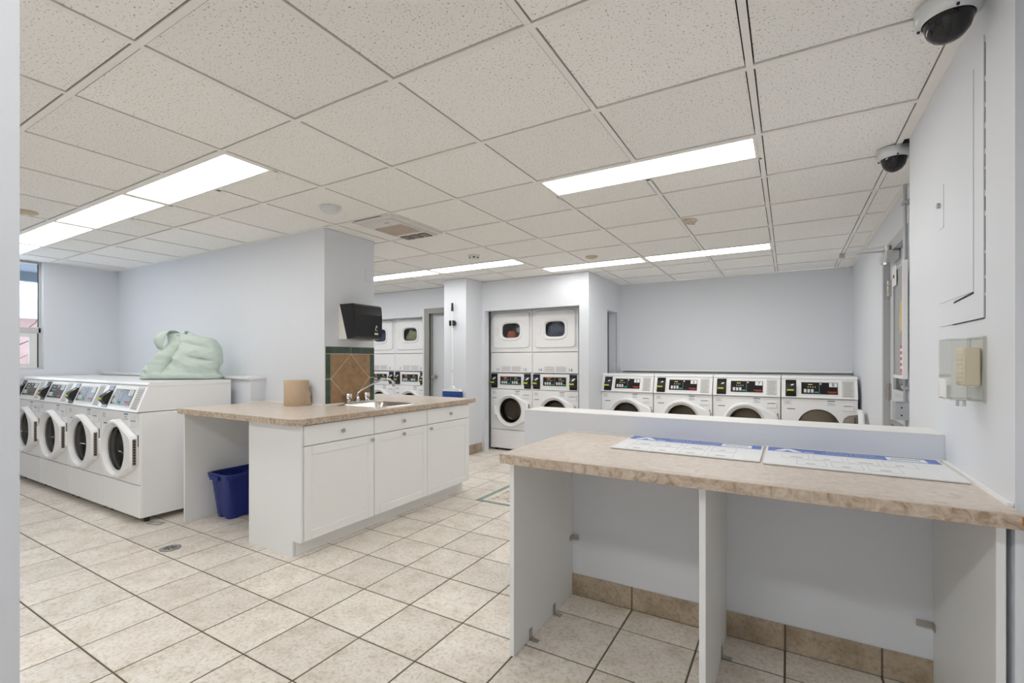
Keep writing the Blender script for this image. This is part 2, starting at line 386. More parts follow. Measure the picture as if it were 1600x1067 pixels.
# left wall with window opening
WY0, WY1, WZ0, WZ1 = 0.55, 1.918, 1.17, CE
g = G().box(XL-0.15, XL, YN, WY0, 0, CE+0.1).box(XL-0.15, XL, WY1, 6.7, 0, CE+0.1).box(XL-0.15, XL, WY0, WY1, 0, WZ0)
struct(g.obj('wall_left', M['wall']))
wall('wall_front', XL-0.15, 1.0, YN-0.12, YN)
wall('wall_entry_right', 0.9, 1.0, YN, 1.86)
wall('wall_entry_left', -1.35, -1.05, 0.08, 0.2525)

# half wall with a white cap
hw = struct(G().box(-1.312, XR, 2.39, 2.59, 0, 0.981).obj('wall_half', M['wall']))
G().box(-1.313, XR, 2.389, 2.591, 0.981, 0.987, 0.002).obj('wall_cap', M['trimwhite'], hw, label='white painted cap along the half wall')

# plumbing ledges behind the machines
ld = struct(G().box(XL, -4.13, 2.455, 2.59, 0, 1.10).obj('trim_1', M['wall']), 'low boxed ledge behind the left washers')
G().box(XL, -4.115, 2.43, 2.59, 1.10, 1.125, 0.003).obj('ledge_top', M['trimwhite'], ld, label='white top board')
ld = struct(G().box(-2.00, XD, 6.72, YB, 0, 1.120).obj('trim_2', M['wall']), 'low boxed ledge behind the back washers')
G().box(-2.06, XD-0.01, 6.645, YB, 1.120, 1.142, 0.003).obj('ledge_top', M['trimwhite'], ld, label='white top board')

# ------------------------------------------------------------------ ceiling
xj = lambda j: -(0.7333+0.6096*j)
yi = lambda i: 1.371+0.6096*i
ceil = struct(G().box(XL-0.15, 1.0, YN-0.12, YB+0.12, CE+0.03, CE+0.10).obj('ceiling', M['plenum']))
LIGHTS = [(0, 3), (0, 5), (0, 7), (0, 9), (2, -1), (6, -1), (6, 1), (5, 3), (5, 5), (5, 7), (5, 9), (-3, -1), (-3, 1), (-3, 3), (-3, 5)]  # panels behind the viewer and sink column are unseen, added to even the light
lit = {}
for (i, j) in LIGHTS:
    for d in (0, 1): lit[(i, j+d)] = 1
GX = [XL]+sorted([xj(j) for j in range(-3, 12) if XL+0.02 < xj(j) < XD-0.02])+[XD]
SOLID = [(XL, -3.31, 2.59, 3.13), (-4.07, -3.70, 5.12, 5.6), (XR, 0.9, 1.745, 3.0)]
_tm = {}
def ceil_tile(x0, x1, y0, y1):
    gap = 0.017
    x0, x1, y0, y1 = x0+gap, x1-gap, y0+gap, y1-gap
    if x1-x0 < 0.02 or y1-y0 < 0.02: return
    for a in SOLID:
        if x0 > a[0]-0.02 and x1 < a[1]+0.02 and y0 > a[2]-0.02 and y1 < a[3]+0.02: return
    k = (round(x1-x0, 3), round(y1-y0, 3))
    if k not in _tm:
        hx, hy = k[0]/2, k[1]/2; q = ((-1, -1), (1, -1), (1, 1), (-1, 1))
        g = G(); g.loops([[(a*hx, b*hy, z) for a, b in q] for z in (0, 0.02)], True, True)
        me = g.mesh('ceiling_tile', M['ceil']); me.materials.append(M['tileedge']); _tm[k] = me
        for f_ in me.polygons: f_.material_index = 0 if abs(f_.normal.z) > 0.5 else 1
    o = link('ceiling_tile', _tm[k], ceil); o.location = ((x0+x1)/2, (y0+y1)/2, CE+0.004+random.uniform(-0.0012, 0.0012))
    o.rotation_euler = (random.uniform(-1, 1)*0.0015, random.uniform(-1, 1)*0.0015, 0)
ROWS = [i for i in range(-5, 9)]
for i in ROWS:
    y0, y1 = max(yi(i), YN), min(yi(i+1), YB)
    if y1-y0 < 0.03: continue
    for a in range(len(GX)-1):
        x0, x1 = GX[a], GX[a+1]
        if y1 < 3.05 and x0 >= 0.485: continue            # only the wall angle here
        if x1 > XR and y1 <= 1.9: x1 = XR
        j = round(-(x1+0.7333)/0.6096)
        if (i, j) in lit:
            ceil_tile(x0, x1, y0+0.3048, y1); continue
        if i == 2 and j == 3:
            ceil_tile(x0, xj(3)-0.43, y0, y1); continue
        if 1.6 < y0 and y1 < 3.2 and x1 > XR+0.05: continue
        if y0 < 3.0 < y1 and x0 >= 0.48:
            ceil_tile(x0, x1, 3.0, y1); continue
        ceil_tile(x0, x1, y0, y1)
# grid bars
for x in GX[1:-1]:
    jj = round(-(x+0.7333)/0.6096)
    cuts = sorted((yi(i)+0.012, yi(i)+0.2938) for (i, j) in LIGHTS if jj == j+1)
    if jj == 3: cuts = sorted(cuts)
    y0 = YN
    for a, b in cuts+[(YB, YB)]:
        G().box(x-0.012, x+0.012, y0, a, CE-0.001, CE+0.029).obj('grid_bar', M['grid'], ceil); y0 = b
for i in ROWS:
    y = yi(i)
    if YN < y < YB: G().box(XL, XR if 1.7 < y < 3.0 else XD, y-0.012, y+0.012, CE-0.0015, CE+0.0285).obj('grid_bar', M['grid'], ceil)
for (i, j) in LIGHTS:
    y = yi(i)+0.3048; x0 = max(xj(j+2), XL); x1 = xj(j)
    G().box(x0, x1, y-0.012, y+0.012, CE-0.001, CE+0.029).obj('grid_bar', M['grid'], ceil)
# wall angle along the right-hand walls, sink wall and back wall
tr = G().box(0.492, XR, 1.745, 3.0, CE-0.002, CE+0.004).box(XD-0.03, XD, 3.0, YB, CE-0.002, CE+0.004).box(-2.12, XD, YB-0.022, YB, CE-0.002, CE+0.004)
tr.box(XL, -3.31, 2.572, 2.59, CE-0.002, CE+0.004).box(XL, XL+0.02, YN, 2.59, CE-0.002, CE+0.004)
struct(tr.obj('trim_3', M['grid']), 'white wall angle at the ceiling edge')

# ceiling lights
def ceiling_light(i, j, label):
    x0 = max(xj(j+2), XL)+0.013; x1 = xj(j)-0.013; y0 = yi(i)+0.013; y1 = yi(i)+0.2918
    t = thing('ceiling_light', label, 'light', ((x0+x1)/2, (y0+y1)/2, CE), group='recessed ceiling light panels')
    hx, hy = (x1-x0)/2, (y1-y0)/2; b = 0.016
    f = G()
    f.box(-hx, hx, -hy, -hy+b, 0.0, 0.025).box(-hx, hx, hy-b, hy, 0.0, 0.025).box(-hx, -hx+b, -hy+b, hy-b, 0.0, 0.025).box(hx-b, hx, -hy+b, hy-b, 0.0, 0.025)
    f.obj('frame', M['grid'], t)
    G().box(-hx+b, hx-b, -hy+b, hy-b, 0.005, 0.012).obj('diffuser', M['diffuser_%.2f' % TUBES.get((i, j), 1.0)], t, label='glowing white diffuser panel')
LL = {(0, 3): 'nearest light panel of the left row, above the aisle beside the island', (0, 5): 'middle light panel of the left row, nearer the washers',
      (0, 7): 'third light panel of the left row, cut by the picture edge', (0, 9): 'last light panel of the left row by the window, behind the entry wall',
      (2, -1): 'single large light panel at right, above the half wall', (6, -1): 'rightmost light panel of the far row, above washers 7 and 8',
      (6, 1): 'light panel of the far row just in front of the closet corner', (5, 3): 'light panel in front of the pillar with the broom',
      (5, 5): 'light panel partly hidden by the sink column', (5, 7): 'added light panel, unseen behind the sink column, next in its row', (5, 9): 'added last light panel of the row, unseen behind the sink wall',
      (-3, -1): 'added light panel over the entry, unseen behind the viewer', (-3, 1): 'second of the added unseen light panels behind the viewer',
      (-3, 3): 'third of the added unseen light panels behind the viewer', (-3, 5): 'fourth of the added unseen light panels behind the viewer'}
for k in LIGHTS: ceiling_light(*k, LL[k])

# ------------------------------------------------------------------ floor
floor = struct(G().box(XL-0.15, 1.0, YN-0.12, YB+0.12, -0.08, -0.0035).obj('floor', M['grout']))
TP = 0.33737; TX0, TY0 = -2.0358, 1.8538
INS = (-2.455, -1.780, TY0+5*TP, TY0+7*TP)
c_, s_ = math.cos(0.528854), math.sin(0.528854)
def px(x, y, z):
    Z = -x*s_+y*c_; R = x*c_+y*s_
    if Z < 0.05: return None
    return 800+738.09*R/Z, 562.94-738.09*(z-1.27)/Z
OCC = [(-7.2, -4.33, 1.72, 2.4, 0.03, 1.05), (-3.25, -2.77, 1.93, 3.74, 0, 0.88), (-4.10, -2.66, 1.88, 3.8, 0.86, 0.89), (-4.12, -4.10, 1.9, 2.4, 0, .86), (-1.31, 0.5, 2.39, 2.55, 0, 0.97), (-1.02, 0.5, 1.68, 2.39, 0.84, 0.88),
       (-1.04, -1.015, 1.75, 2.39, 0, 0.84), (-0.265, -0.24, 1.75, 2.39, 0, 0.84), (-7.2, -3.31, 2.59, 3.13, 0, 2.3), (-4.07, -3.70, 5.12, 5.6, 0, 2.3), (-3.7, -2.3, 5.72, 6.4, 0, 1.9), (-2.1, 0.6, 6.0, 6.6, 0, 1.1), (-1.35, -1.05, 0.08, 0.25, 0, 2.3), (0.5, 0.9, 1.75, 3.0, 0, 2.3)]
def hidden(p):
    o = (0, 0, 1.27); d = [p[k]-o[k] for k in range(3)]
    for b in OCC:
        t0, t1 = 0.0, 0.995
        for k in range(3):
            lo, hi = b[2*k], b[2*k+1]
            if abs(d[k]) < 1e-9:
                if not lo <= o[k] <= hi: t0 = 2; break
                continue
            a, c2 = (lo-o[k])/d[k], (hi-o[k])/d[k]
            if a > c2: a, c2 = c2, a
            t0, t1 = max(t0, a), min(t1, c2)
        if t0 < t1: return True
    return False
tiles = []
for kx in range(-20, 10):
    for ky in range(-11, 16):
        x0, x1 = TX0+kx*TP, TX0+(kx+1)*TP; y0, y1 = TY0+ky*TP, TY0+(ky+1)*TP
        rs = [(x0, x1, y0, y1)]
        if y0 > INS[2]-0.01 and y1 < INS[3]+0.01:
            if x0 < INS[0] < x1: rs = [(x0, INS[0], y0, y1)]
            elif x0 < INS[1] < x1: rs = [(INS[1], x1, y0, y1)]
            elif x0 >= INS[0] and x1 <= INS[1]: rs = []
        for (a, b, c, d) in rs:
            a, b, c, d = max(a, XL), min(b, 0.65 if c > 3 else 0.9), max(c, YN), min(d, YB)
            if b-a < 0.03 or d-c < 0.03: continue
            vis = 0
            for (X, Y) in ((a+.02, c+.02), (b-.02, c+.02), (a+.02, d-.02), (b-.02, d-.02), ((a+b)/2, (c+d)/2)):
                q = px(X, Y, 0)
                if q and 0 <= q[0] <= 1600 and 0 <= q[1] <= 1067 and not hidden((X, Y, 0)): vis += 1
            q = [px(X, Y, 0) for X, Y in ((a, c), (b, c), (b, d), (a, d))]
            area = 0
            if vis and all(q): area = abs(sum(q[n][0]*q[(n+1) % 4][1]-q[(n+1) % 4][0]*q[n][1] for n in range(4)))/2*vis/5
            tiles.append((area, a, b, c, d))
tiles.sort(reverse=True)
_fm = {}
def tile_geo(g, hx, hy, x, y, z=0.0):
    e = 0.0025; q = ((-1, -1), (1, -1), (1, 1), (-1, 1))
    g.loops([[(x+a*hx, y+b*hy, z-0.0042) for a, b in q], [(x+a*hx, y+b*hy, z-0.0012) for a, b in q], [(x+a*(hx-e), y+b*(hy-e), z) for a, b in q]], False, True)
rest = G(); nvis = 0
for n, (area, a, b, c, d) in enumerate(tiles):
    hx, hy = (b-a)/2-0.0040, (d-c)/2-0.0040; x, y = (a+b)/2, (c+d)/2
    if n < 300 and area > 0:
        nvis += 1
        k = (round(hx, 4), round(hy, 4))
        if k not in _fm:
            g = G(); tile_geo(g, hx, hy, 0, 0); _fm[k] = g.mesh('floor_tile', M['tile'])
        o = link('floor_tile', _fm[k], floor); o.location = (x, y, random.uniform(-0.0008, 0.0))
        o.rotation_euler = (random.uniform(-1, 1)*0.001, random.uniform(-1, 1)*0.001, random.uniform(-1, 1)*0.002)
    else: tile_geo(rest, hx, hy, x, y, -0.0003)
o = rest.obj('floor_tiling', M['tile'], floor); o['kind'] = 'stuff'
# decorative inset: green border, cream field, mosaic stones
x0, x1, y0, y1 = INS; bw = 0.044
for r in ((x0, x1, y0, y0+bw), (x0, x1, y1-bw, y1), (x0, x0+bw, y0+bw, y1-bw), (x1-bw, x1, y0+bw, y1-bw)):
    n = 3; horiz = r[1]-r[0] > 0.2
    for k in range(n):
        g = G()
        if horiz: w = (r[1]-r[0])/n; g.box(r[0]+k*w+.001, r[0]+(k+1)*w-.001, r[2]+.002, r[3]-.002, -0.004, 0.0002)
        else: w = (r[3]-r[2])/n; g.box(r[0]+.002, r[1]-.002, r[2]+k*w+.001, r[2]+(k+1)*w-.001, -0.004, 0.0002)
        g.obj('border_tile', M['ggreen'], floor, label='green border strip of the floor inset')
G().box(x0+bw+.001, x1-bw-.001, y0+bw+.001, y1-bw-.001, -0.004, -0.0008).obj('mosaic_bed', M['tile'], floor)
for m_i in range(4):
    g = G(); rr = random.Random(m_i+3)
    for a in range(9):
        for b in range(9):
            if (a*5+b*3+a*b) % 4 != m_i: continue
            cx, cy = x0+bw+0.05+(x1-x0-2*bw-0.1)*(a+.5)/9+rr.uniform(-.008, .008), y0+bw+0.05+(y1-y0-2*bw-0.1)*(b+.5)/9+rr.uniform(-.008, .008)
            k = rr.randint(5, 7); ph = rr.random()*6
            g.prism([(cx+(0.024+rr.uniform(-.004, .003))*math.cos(ph+2*PI*t/k), cy+(0.024+rr.uniform(-.004, .003))*math.sin(ph+2*PI*t/k)) for t in range(k)], 'z', -0.003, 0.0004)
    o = g.obj('mosaic_stone', STONES[m_i], floor); o['kind'] = 'stuff'

# base tiles
def base_tiles(parent, pts, axis, face, zt=0.115, th=0.009, sgn=-1):
    for a, b in zip(pts[:-1], pts[1:]):
        g = G(); e = 0.003
        if axis == 'x': g.box(a+e, b-e, face, face+sgn*th, 0.002, zt, 0.003)
        else: g.box(face, face+sgn*th, a+e, b-e, 0.002, zt, 0.003)
        g.obj('base_tile', M['basetile'], parent, label='mottled brown-beige skirting tile, darkened for shade')
G().box(-1.310, 0.515, 2.384, 2.39, 0.0, 0.113).obj('grout_strip', M['grout'], hw)
base_tiles(hw, [-1.312, TX0+3*TP, TX0+4*TP, TX0+5*TP, TX0+6*TP, TX0+7*TP, 0.515], 'x', 2.39)
bt = struct(G().box(-3.6995, -3.698, 5.13, 5.495, 0.0, 0.125).obj('baseboard_pillar', M['grout']))
base_tiles(bt, [5.125, 5.30, 5.49], 'y', -3.698, 0.125, 0.009, 1)
base_tiles(bt, [-4.07, -3.88, -3.69], 'x', 5.12, 0.125)

# ------------------------------------------------------------------ window
wn = struct(G().box(XL-0.13, XL-0.07, WY0, WY1, 1.575, 1.635, 0.004).obj('window_1', M['pvc']), 'tall window in the left wall, fixed pane over a sliding sash')
f = G()
f.box(XL-0.11, XL-0.07, WY1-0.022, WY1, WZ0, CE).box(XL-0.11, XL-0.07, WY0, WY0+0.05, WZ0, CE).box(XL-0.11, XL-0.07, WY0+.05, WY1-.022, CE-0.02, CE+.02).box(XL-0.11, XL-0.07, WY0+.05, WY1-.022, WZ0, WZ0+.012)
f.obj('window_frame', M['pvc'], wn)
G().box(XL-0.095, XL-0.09, WY0+.05, WY1-.022, 1.635, CE-.02).obj('pane', M['pane'], wn)
G().box(XL-0.09, XL-0.072, WY1-.0275, WY1-.0225, 1.64, CE-.02).obj('glazing_seal', M['blackmatt'], wn, label='dark glazing seal')
s2 = G(); a0, a1 = 1.20, WY1-0.032
s2.box(XL-0.105, XL-0.078, a1-0.062, a1, 1.185, 1.573).box(XL-0.105, XL-0.078, a0, a0+0.05, 1.185, 1.573).box(XL-0.105, XL-0.078, a0+.05, a1-.062, 1.185, 1.235).box(XL-0.105, XL-0.078, a0+.05, a1-.062, 1.53, 1.573)
sa = s2.obj('sash', M['trimwhite'], wn)
G().box(XL-0.094, XL-0.090, a0+.05, a1-.062, 1.235, 1.53).obj('pane', M['pane'], sa)
G().box(XL-0.10, XL-0.074, a1+.001, a1+.010, 1.19, 1.57).obj('sash_seal', M['blackmatt'], wn, label='black rubber seal strip')
G().box(XL-0.10, XL-0.09, WY0+.05, a0-.004, 1.185, 1.573).obj('pane', M['pane'], wn)
# outdoors
struct(G().box(-60, XL-0.2, -40, 40, -0.6, -0.35).obj('ground', M['snow']), 'snow-covered ground outside the window')
h = thing('brick_house', 'red brick house, paled for haze, with snowy roof outside the window', 'building', (-20, 3.4, -0.4))
G().box(-3, 3, -7, 7, 0, 2.75).obj('wall', M['brick'], h)
G().prism([(-7.4, 2.75), (7.4, 2.75), (-1.5, 3.45)], 'x', -3.3, 3.3).obj('roof', M['snow'], h, label='snowy pitched roof')
for yy in (-4.5, -1.2, 2.2): 
    w = G().box(2.98, 3.05, yy, yy+1.2, 1.0, 2.2).obj('window', M['trimwhite'], h); G().box(3.05, 3.06, yy+.1, yy+1.1, 1.1, 2.1).obj('pane', M['soffit'], w)
tb = thing('bare_tree', 'leafless tree in the snow outside the window', 'tree', (-12.5, 2.6, -0.4))
G().tube([(0, 0, 0), (0.05, 0.02, 1.0), (-0.02, 0.1, 2.0), (0.1, 0.0, 3.4)], [0.10, 0.08, 0.055, 0.02], 8).obj('trunk', M['bark'], tb)
rb = random.Random(5)
for k in range(26):
    z0 = rb.uniform(0.9, 3.0); a = rb.uniform(0, 6.28); L = rb.uniform(0.6, 1.3)
    p = [(0, 0.05, z0)]
    for q in range(1, 5): p.append((L*q/4*math.cos(a)+rb.uniform(-.08, .08), 0.05+L*q/4*math.sin(a)+rb.uniform(-.08, .08), z0+q*0.12+rb.uniform(-.06, .06)))
    G().tube(p, [0.02, 0.016, 0.012, 0.008, 0.004], 5).obj('branch', M['bark'], tb)
struct(G().box(XL-1.4, XL-0.16, -3, 5, 2.42, 2.6).box(XL-1.45, XL-1.35, -3, 5, 2.30, 2.6).obj('trim_4', M['soffit']), 'grey soffit above the window outside')

# ------------------------------------------------------------------ doors
# door at right
dr = struct(G().box(XD+0.03, XD+0.075, DY0+0.045, DY1-0.035, 0.01, 2.05).obj('door_1', M['doorpaint']), 'pale grey steel door with a narrow glazed light')
f = G().box(XD-0.012, XD+0.12, DY1-0.035, DY1+0.02, 0, DZ+0.03).box(XD-0.012, XD+0.12, DY0-0.015, DY0+0.04, 0, DZ+0.03).box(XD-0.012, XD+0.12, DY0+0.04, DY1-0.035, 2.055, DZ+0.03)
f.obj('door_frame', M['frame2'], dr, label='grey steel frame')
for zc in (0.25, 1.03, 1.82):
    hg = G()
    for k in range(3): hg.cyl((XD+0.018, DY1-0.045, zc-0.06+k*0.042), (XD+0.018, DY1-0.045, zc-0.022+k*0.042), 0.011, n=10)
    hg.box(XD+0.022, XD+0.03, DY1-0.09, DY1-0.045, zc-0.06, zc+0.062)
    hg.obj('hinge', M['nickel'], dr, 40)
LY0, LY1, LZ0, LZ1 = 3.99, 4.40, 1.03, 1.88
lf = G()
for (a, b, c, d) in ((LY0, LY1, LZ0, LZ0+.03), (LY0, LY1, LZ1-.03, LZ1), (LY0, LY0+.03, LZ0+.03, LZ1-.03), (LY1-.03, LY1, LZ0+.03, LZ1-.03)): lf.box(XD+0.012, XD+0.03, a, b, c, d)
l_ = lf.obj('glazing_frame', M['doorpaint'], dr)
G().box(XD+0.0285, XD+0.0298, LY0+.03, LY1-.03, LZ0+.03, LZ1-.03).obj('dark_pane', M['black'], l_, label='dark glass pane')
lv = G().box(XD+0.01, XD+0.03, 3.95, 4.48, 0.80, 0.83).box(XD+0.01, XD+0.03, 3.95, 4.48, 0.40, 0.43).box(XD+0.01, XD+0.03, 4.45, 4.48, 0.43, 0.80).box(XD+0.01, XD+0.03, 3.95, 3.98, 0.43, 0.80)
lo = lv.obj('louvre', M['framegrey'], dr, label='grey louvre frame low on the door')
for k in range(9): G().box(XD+0.012, XD+0.028, 3.98, 4.45, 0.445+k*0.04, 0.452+k*0.04).obj('slat', M['framegrey'], lo)
G().box(XD+0.028, XD+0.0299, 3.98, 4.45, 0.43, 0.80).obj('backing', M['dark'], lo)
cl = thing('door_closer', 'silver overhead door closer with an arm reaching into the room', 'door closer', (XD, 4.35, 2.02))
G().box(-0.055, 0.028, -0.13, 0.13, -0.035, 0.03, 0.008).obj('body', M['alu'], cl)
G().cyl((-0.028, -0.05, 0.03), (-0.028, -0.05, 0.075), 0.016, n=14).obj('spindle', M['nickel'], cl, 40)
G().tube([(-0.028, -0.05, 0.07), (-0.12, 0.03, 0.075), (-0.28, 0.21, 0.078)], 0.010, 8).obj('main_arm', M['alu'], cl, 40)
G().box(-0.30, -0.26, 0.18, 0.235, 0.062, 0.095, 0.004).obj('elbow', M['nickel'], cl)
G().tube([(-0.28, 0.21, 0.086), (-0.012, 0.225, 0.086)], 0.008, 8).obj('forearm', M['alu'], cl, 40)
G().cyl((-0.03, 0.0, -0.055), (-0.03, 0.0, -0.035), 0.02, n=14).obj('valve_cap', M['chrome'], cl, 40)
# conduit, switch box, notice board beside the door
cd = thing('conduit', 'thin grey metal conduit running from ceiling down beside the door', 'conduit', (0.628, 3.77, 0))
G().cyl((0, 0, 1.01), (0, 0, CE-0.003), 0.0095, n=12).obj('pipe', M['galv'], cd, 40)
for zz in (1.10, 2.25): G().box(-0.015, 0.021, -0.03, 0.03, zz-0.012, zz+0.012, 0.003).obj('clamp', M['galv'], cd)
jb = thing('switch_box', 'grey metal switch box at the foot of the conduit', 'electrical box', (XD, 3.78, 0.955))
G().box(-0.075, 0, -0.05, 0.05, -0.055, 0.055, 0.004).obj('box', M['galv'], jb)
for zz in (-0.025, 0.022): G().cyl((-0.045, -0.053, zz), (-0.045, -0.049, zz), 0.005, n=10).obj('screw', M['blackmatt'], jb)
nb = thing('notice_board', 'narrow grey notice board with yellow and red papers beside the door', 'notice board', (0.60, 3.70, 1.18))
G().box(-0.012, 0.0, -0.13, 0.13, 0, 0.66, 0.002).obj('board', M['boardgrey'], nb)
fr = G().box(-0.018, 0.004, -0.15, -0.125, -0.02, 0.68).box(-0.018, 0.004, 0.118, 0.13, -0.02, 0.0).box(-0.018, 0.004, -0.125, 0.118, -0.02, 0.0)
fr.obj('frame', M['white'], nb)
G().prism([(-0.12, 0.28), (-0.12, 0.45), (-0.06, 0.44), (-0.02, 0.33), (-0.05, 0.25)], 'x', -0.015, -0.012).obj('yellow_paper', M['posteryellow'], nb, label='yellow paper')
G().box(-0.015, -0.012, -0.12, -0.055, 0.02, 0.18).obj('red_paper', M['posterred'], nb, label='red paper')
for k in range(4): G().box(-0.0165, -0.015, -0.115, -0.06, 0.04+k*0.035, 0.055+k*0.035).obj('text_line', M['white'], nb)
G().box(-0.004, 0.03, -0.02, 0.02, 0.30, 0.34).obj('bracket', M['galv'], nb)
sg = thing('hanging_tag', 'small white tag with a dark hole hung at the top of the notice board', 'tag', (0.582, 3.80, 1.74))
G().prism([(-0.06, 0.0), (0.06, 0.0), (0.06, 0.125), (-0.06, 0.125)], 'x', -0.003, 0.0).obj('plate', M['white'], sg)
G().cyl((-0.006, 0.0, 0.06), (-0.003, 0.0, 0.06), 0.011, n=12).obj('hole', M['blackmatt'], sg)
# store-room door at far left
d2 = struct(G().box(FD0+0.01, FD1-0.01, 5.66, 5.70, 0.01, FDZ-0.01).obj('door_2', M['doorpaint']), 'pale grey flush door behind the sink column')
f = G().box(FD0-0.09, FD0, 5.575, 5.66, 0, FDZ+0.06).box(FD1-0.03, FD1, 5.575, 5.66, 0, FDZ+0.06).box(FD0, FD1-0.03, 5.575, 5.66, FDZ-0.02, FDZ+0.06)
f.box(FD0, FD0+0.014, 5.62, 5.659, 0, FDZ-.02).box(FD1-.044, FD1-.03, 5.62, 5.659, 0, FDZ-.02)
f.obj('door_frame', M['framegrey'], d2, label='olive-grey steel frame')
G().lathe([(0.0, -0.075), (0.028, -0.07), (0.032, -0.05), (0.02, -0.03), (0.016, -0.012), (0.035, -0.01), (0.035, 0)], (FD0+0.07, 5.66, 1.02), 'y', 18).obj('door_knob', M['nickel'], d2, 50)
# closet doorway in the alcove wall: steel edge
struct(G().box(-2.125, -2.115, 6.575, 6.60, 0, 1.957).obj('trim_5', M['frame2']), 'grey edge of the service doorway')

# ------------------------------------------------------------------ washers
def door_outline(rx, k=48, y=0.0, inset=0.0, hinge=0.33, hh=0.115):
    r = rx-inset; L = []
    pts = []
    for i in range(k):
        t = 2*PI*i/k; c, s = math.cos(t), math.sin(t)
        rad = r
        # hull of circle and the hinge bar: ray against tangent lines
        hx, hz = hinge-inset, hh-inset*0.5
        if c > 0:
            d = math.hypot(hx, hz); a_h = math.atan2(hz, hx); a_t = a_h+math.acos(min(1, r/d))
            ang = abs(math.atan2(s, c))
            if ang <= a_h: rad = hx/max(c, 1e-6)
            elif ang < a_t: rad = r/math.cos(a_t-ang)
        L.append((rad*c, y, rad*s))
    return L
def off(L, dx, dz): return [(p[0]+dx, p[1], p[2]+dz) for p in L]
YS = lambda z: -0.018+0.073*(z-0.868)/0.195          # sloping console face
def slab(g, x0, x1, z0, z1, t0, t1, YF):
    vs = [(x, YF(z)-t, z) for t in (t0, t1) for z in (z0, z1) for x in (x0, x1)]
    return g.add(vs, [(0, 1, 3, 2), (4, 6, 7, 5), (0, 4, 5, 1), (2, 3, 7, 6), (0, 2, 6, 4), (1, 5, 7, 3)])
def card_reader(t, xc, z0, z1, YF, w=0.10):
    g = slab(G(), xc-w/2, xc+w/2, z0, z1, 0.0, 0.004, YF)
    r = g.obj('card_reader', M['black'], t, label='black card reader')
    zm = z0+(z1-z0)*0.45; h = (z1-z0)*0.34
    y0 = YF(zm)
    w2 = w*0.42
    vs = [(xc-w2, YF(zm-h)-.004, zm-h*1.0), (xc+w2, YF(zm-h)-.004, zm-h*1.0), (xc+w2, YF(zm+h)-.004, zm+h), (xc-w2, YF(zm+h)-.004, zm+h),
          (xc-w2*.9, YF(zm)-.055, zm-h*0.35), (xc+w2*.9, YF(zm)-.055, zm-h*0.35), (xc+w2*.9, YF(zm)-.045, zm+h*0.25), (xc-w2*.9, YF(zm)-.045, zm+h*0.25)]
    G().add(vs, [(0, 1, 2, 3), (4, 7, 6, 5), (0, 4, 5, 1), (1, 5, 6, 2), (2, 6, 7, 3), (3, 7, 4, 0)]).obj('card_slot', M['blackmatt'], r)
    G().box(xc-w2*.85, xc+w2*.6, YF(zm)-.058, YF(zm)-.052, zm-h*0.30, zm-h*0.02).obj('slot_sticker', M['yellow'], r, label='yellow-green sticker')
    vs = [(xc-w2*.35, YF(zm+h*.5)-.034, zm+h*0.42), (xc+w2*.2, YF(zm+h*.5)-.034, zm+h*0.42), (xc+w2*.75, YF(zm+h*.9)-.014, zm+h*0.85), (xc+w2*.2, YF(zm+h*.9)-.014, zm+h*0.85)]
    G().add(vs+[(a, b-.002, c+.002) for a, b, c in vs], [(0, 1, 2, 3), (7, 6, 5, 4), (0, 4, 5, 1), (1, 5, 6, 2), (2, 6, 7, 3), (3, 7, 4, 0)]).obj('slant_mark', M['white'], r, label='pale slanted mark')  # white slanted patch on the reader face
    return r
def display(t, x0, x1, z0, z1, YF, number=None, twin=False):
    g = slab(G(), x0-.012, x1+.012, z0-.015, z1+.015, 0.0, 0.003, YF); g.obj('display_bezel', M['white'], t)
    p = slab(G(), x0, x1, z0, z1, 0.003, 0.006, YF).obj('display_panel', M['black'], t, label='glossy black control panel')
    w = x1-x0; h = z1-z0
    th = math.atan2(YF(z1)-YF(z0), h)
    xm = x0+w*0.5
    slab(G(), xm-.0015, xm+.0015, z0, z1, 0.006, 0.0068, YF).obj('panel_divider', M['labelink'], p)
    for base in ((x0, xm) if twin else (x0,)):
        ww = w*0.5
        slab(G(), base+ww*.38, base+ww*.62, z0+h*.77, z0+h*.85, 0.006, 0.0075, YF).obj('readout', M['lcd'], p, label='yellow-green readout')
        for k in range(3):
            slab(G(), base+ww*(.14+.20*k), base+ww*(.28+.20*k), z0+h*.12, z0+h*.42, 0.006, 0.009, YF).obj('button', M['keypad'], p)
        slab(G(), base+ww*.74, base+ww*.95, z0+h*.10, z0+h*.22, 0.006, 0.009, YF).obj('start_button', M['green'], p, label='green start button')
        for k in range(4): slab(G(), base+ww*(.36+.13*k), base+ww*(.40+.13*k), z0+h*.55, z0+h*.64, 0.006, 0.007, YF).obj('indicator', M['keypad'], p)
    if not twin:
        slab(G(), xm+w*.02, xm+w*.06, z0+h*.82, z0+h*.93, 0.006, 0.0075, YF).obj('indicator', M['white'], p)
        slab(G(), xm+w*.22, xm+w*.47, z0+h*.17, z0+h*.235, 0.006, 0.0072, YF).obj('brand_strip', M['redink'], p, label='small red print')
        slab(G(), xm+w*.28, xm+w*.47, z0+h*.08, z0+h*.11, 0.006, 0.0072, YF).obj('brand_strip', M['redink'], p, label='small red print')
        if number:
            slab(G(), xm+w*.27, xm+w*.485, z0+h*.63, z0+h*.97, 0.006, 0.008, YF).obj('number_tag', M['white'], p, label='white number sticker')
            zc = z0+h*.80
            text('number', number, 0.052 if len(number) == 1 else 0.045, M['blackink'], p, (xm+w*.378, YF(zc)-.0088, zc-.001), (PI/2-th, 0, 0))
    else:
        slab(G(), x0+w*.08, x0+w*.40, z0+h*.90, z0+h*.985, 0.006, 0.0072, YF).obj('brand_strip', M['redink'], p, label='small red print')
    return p
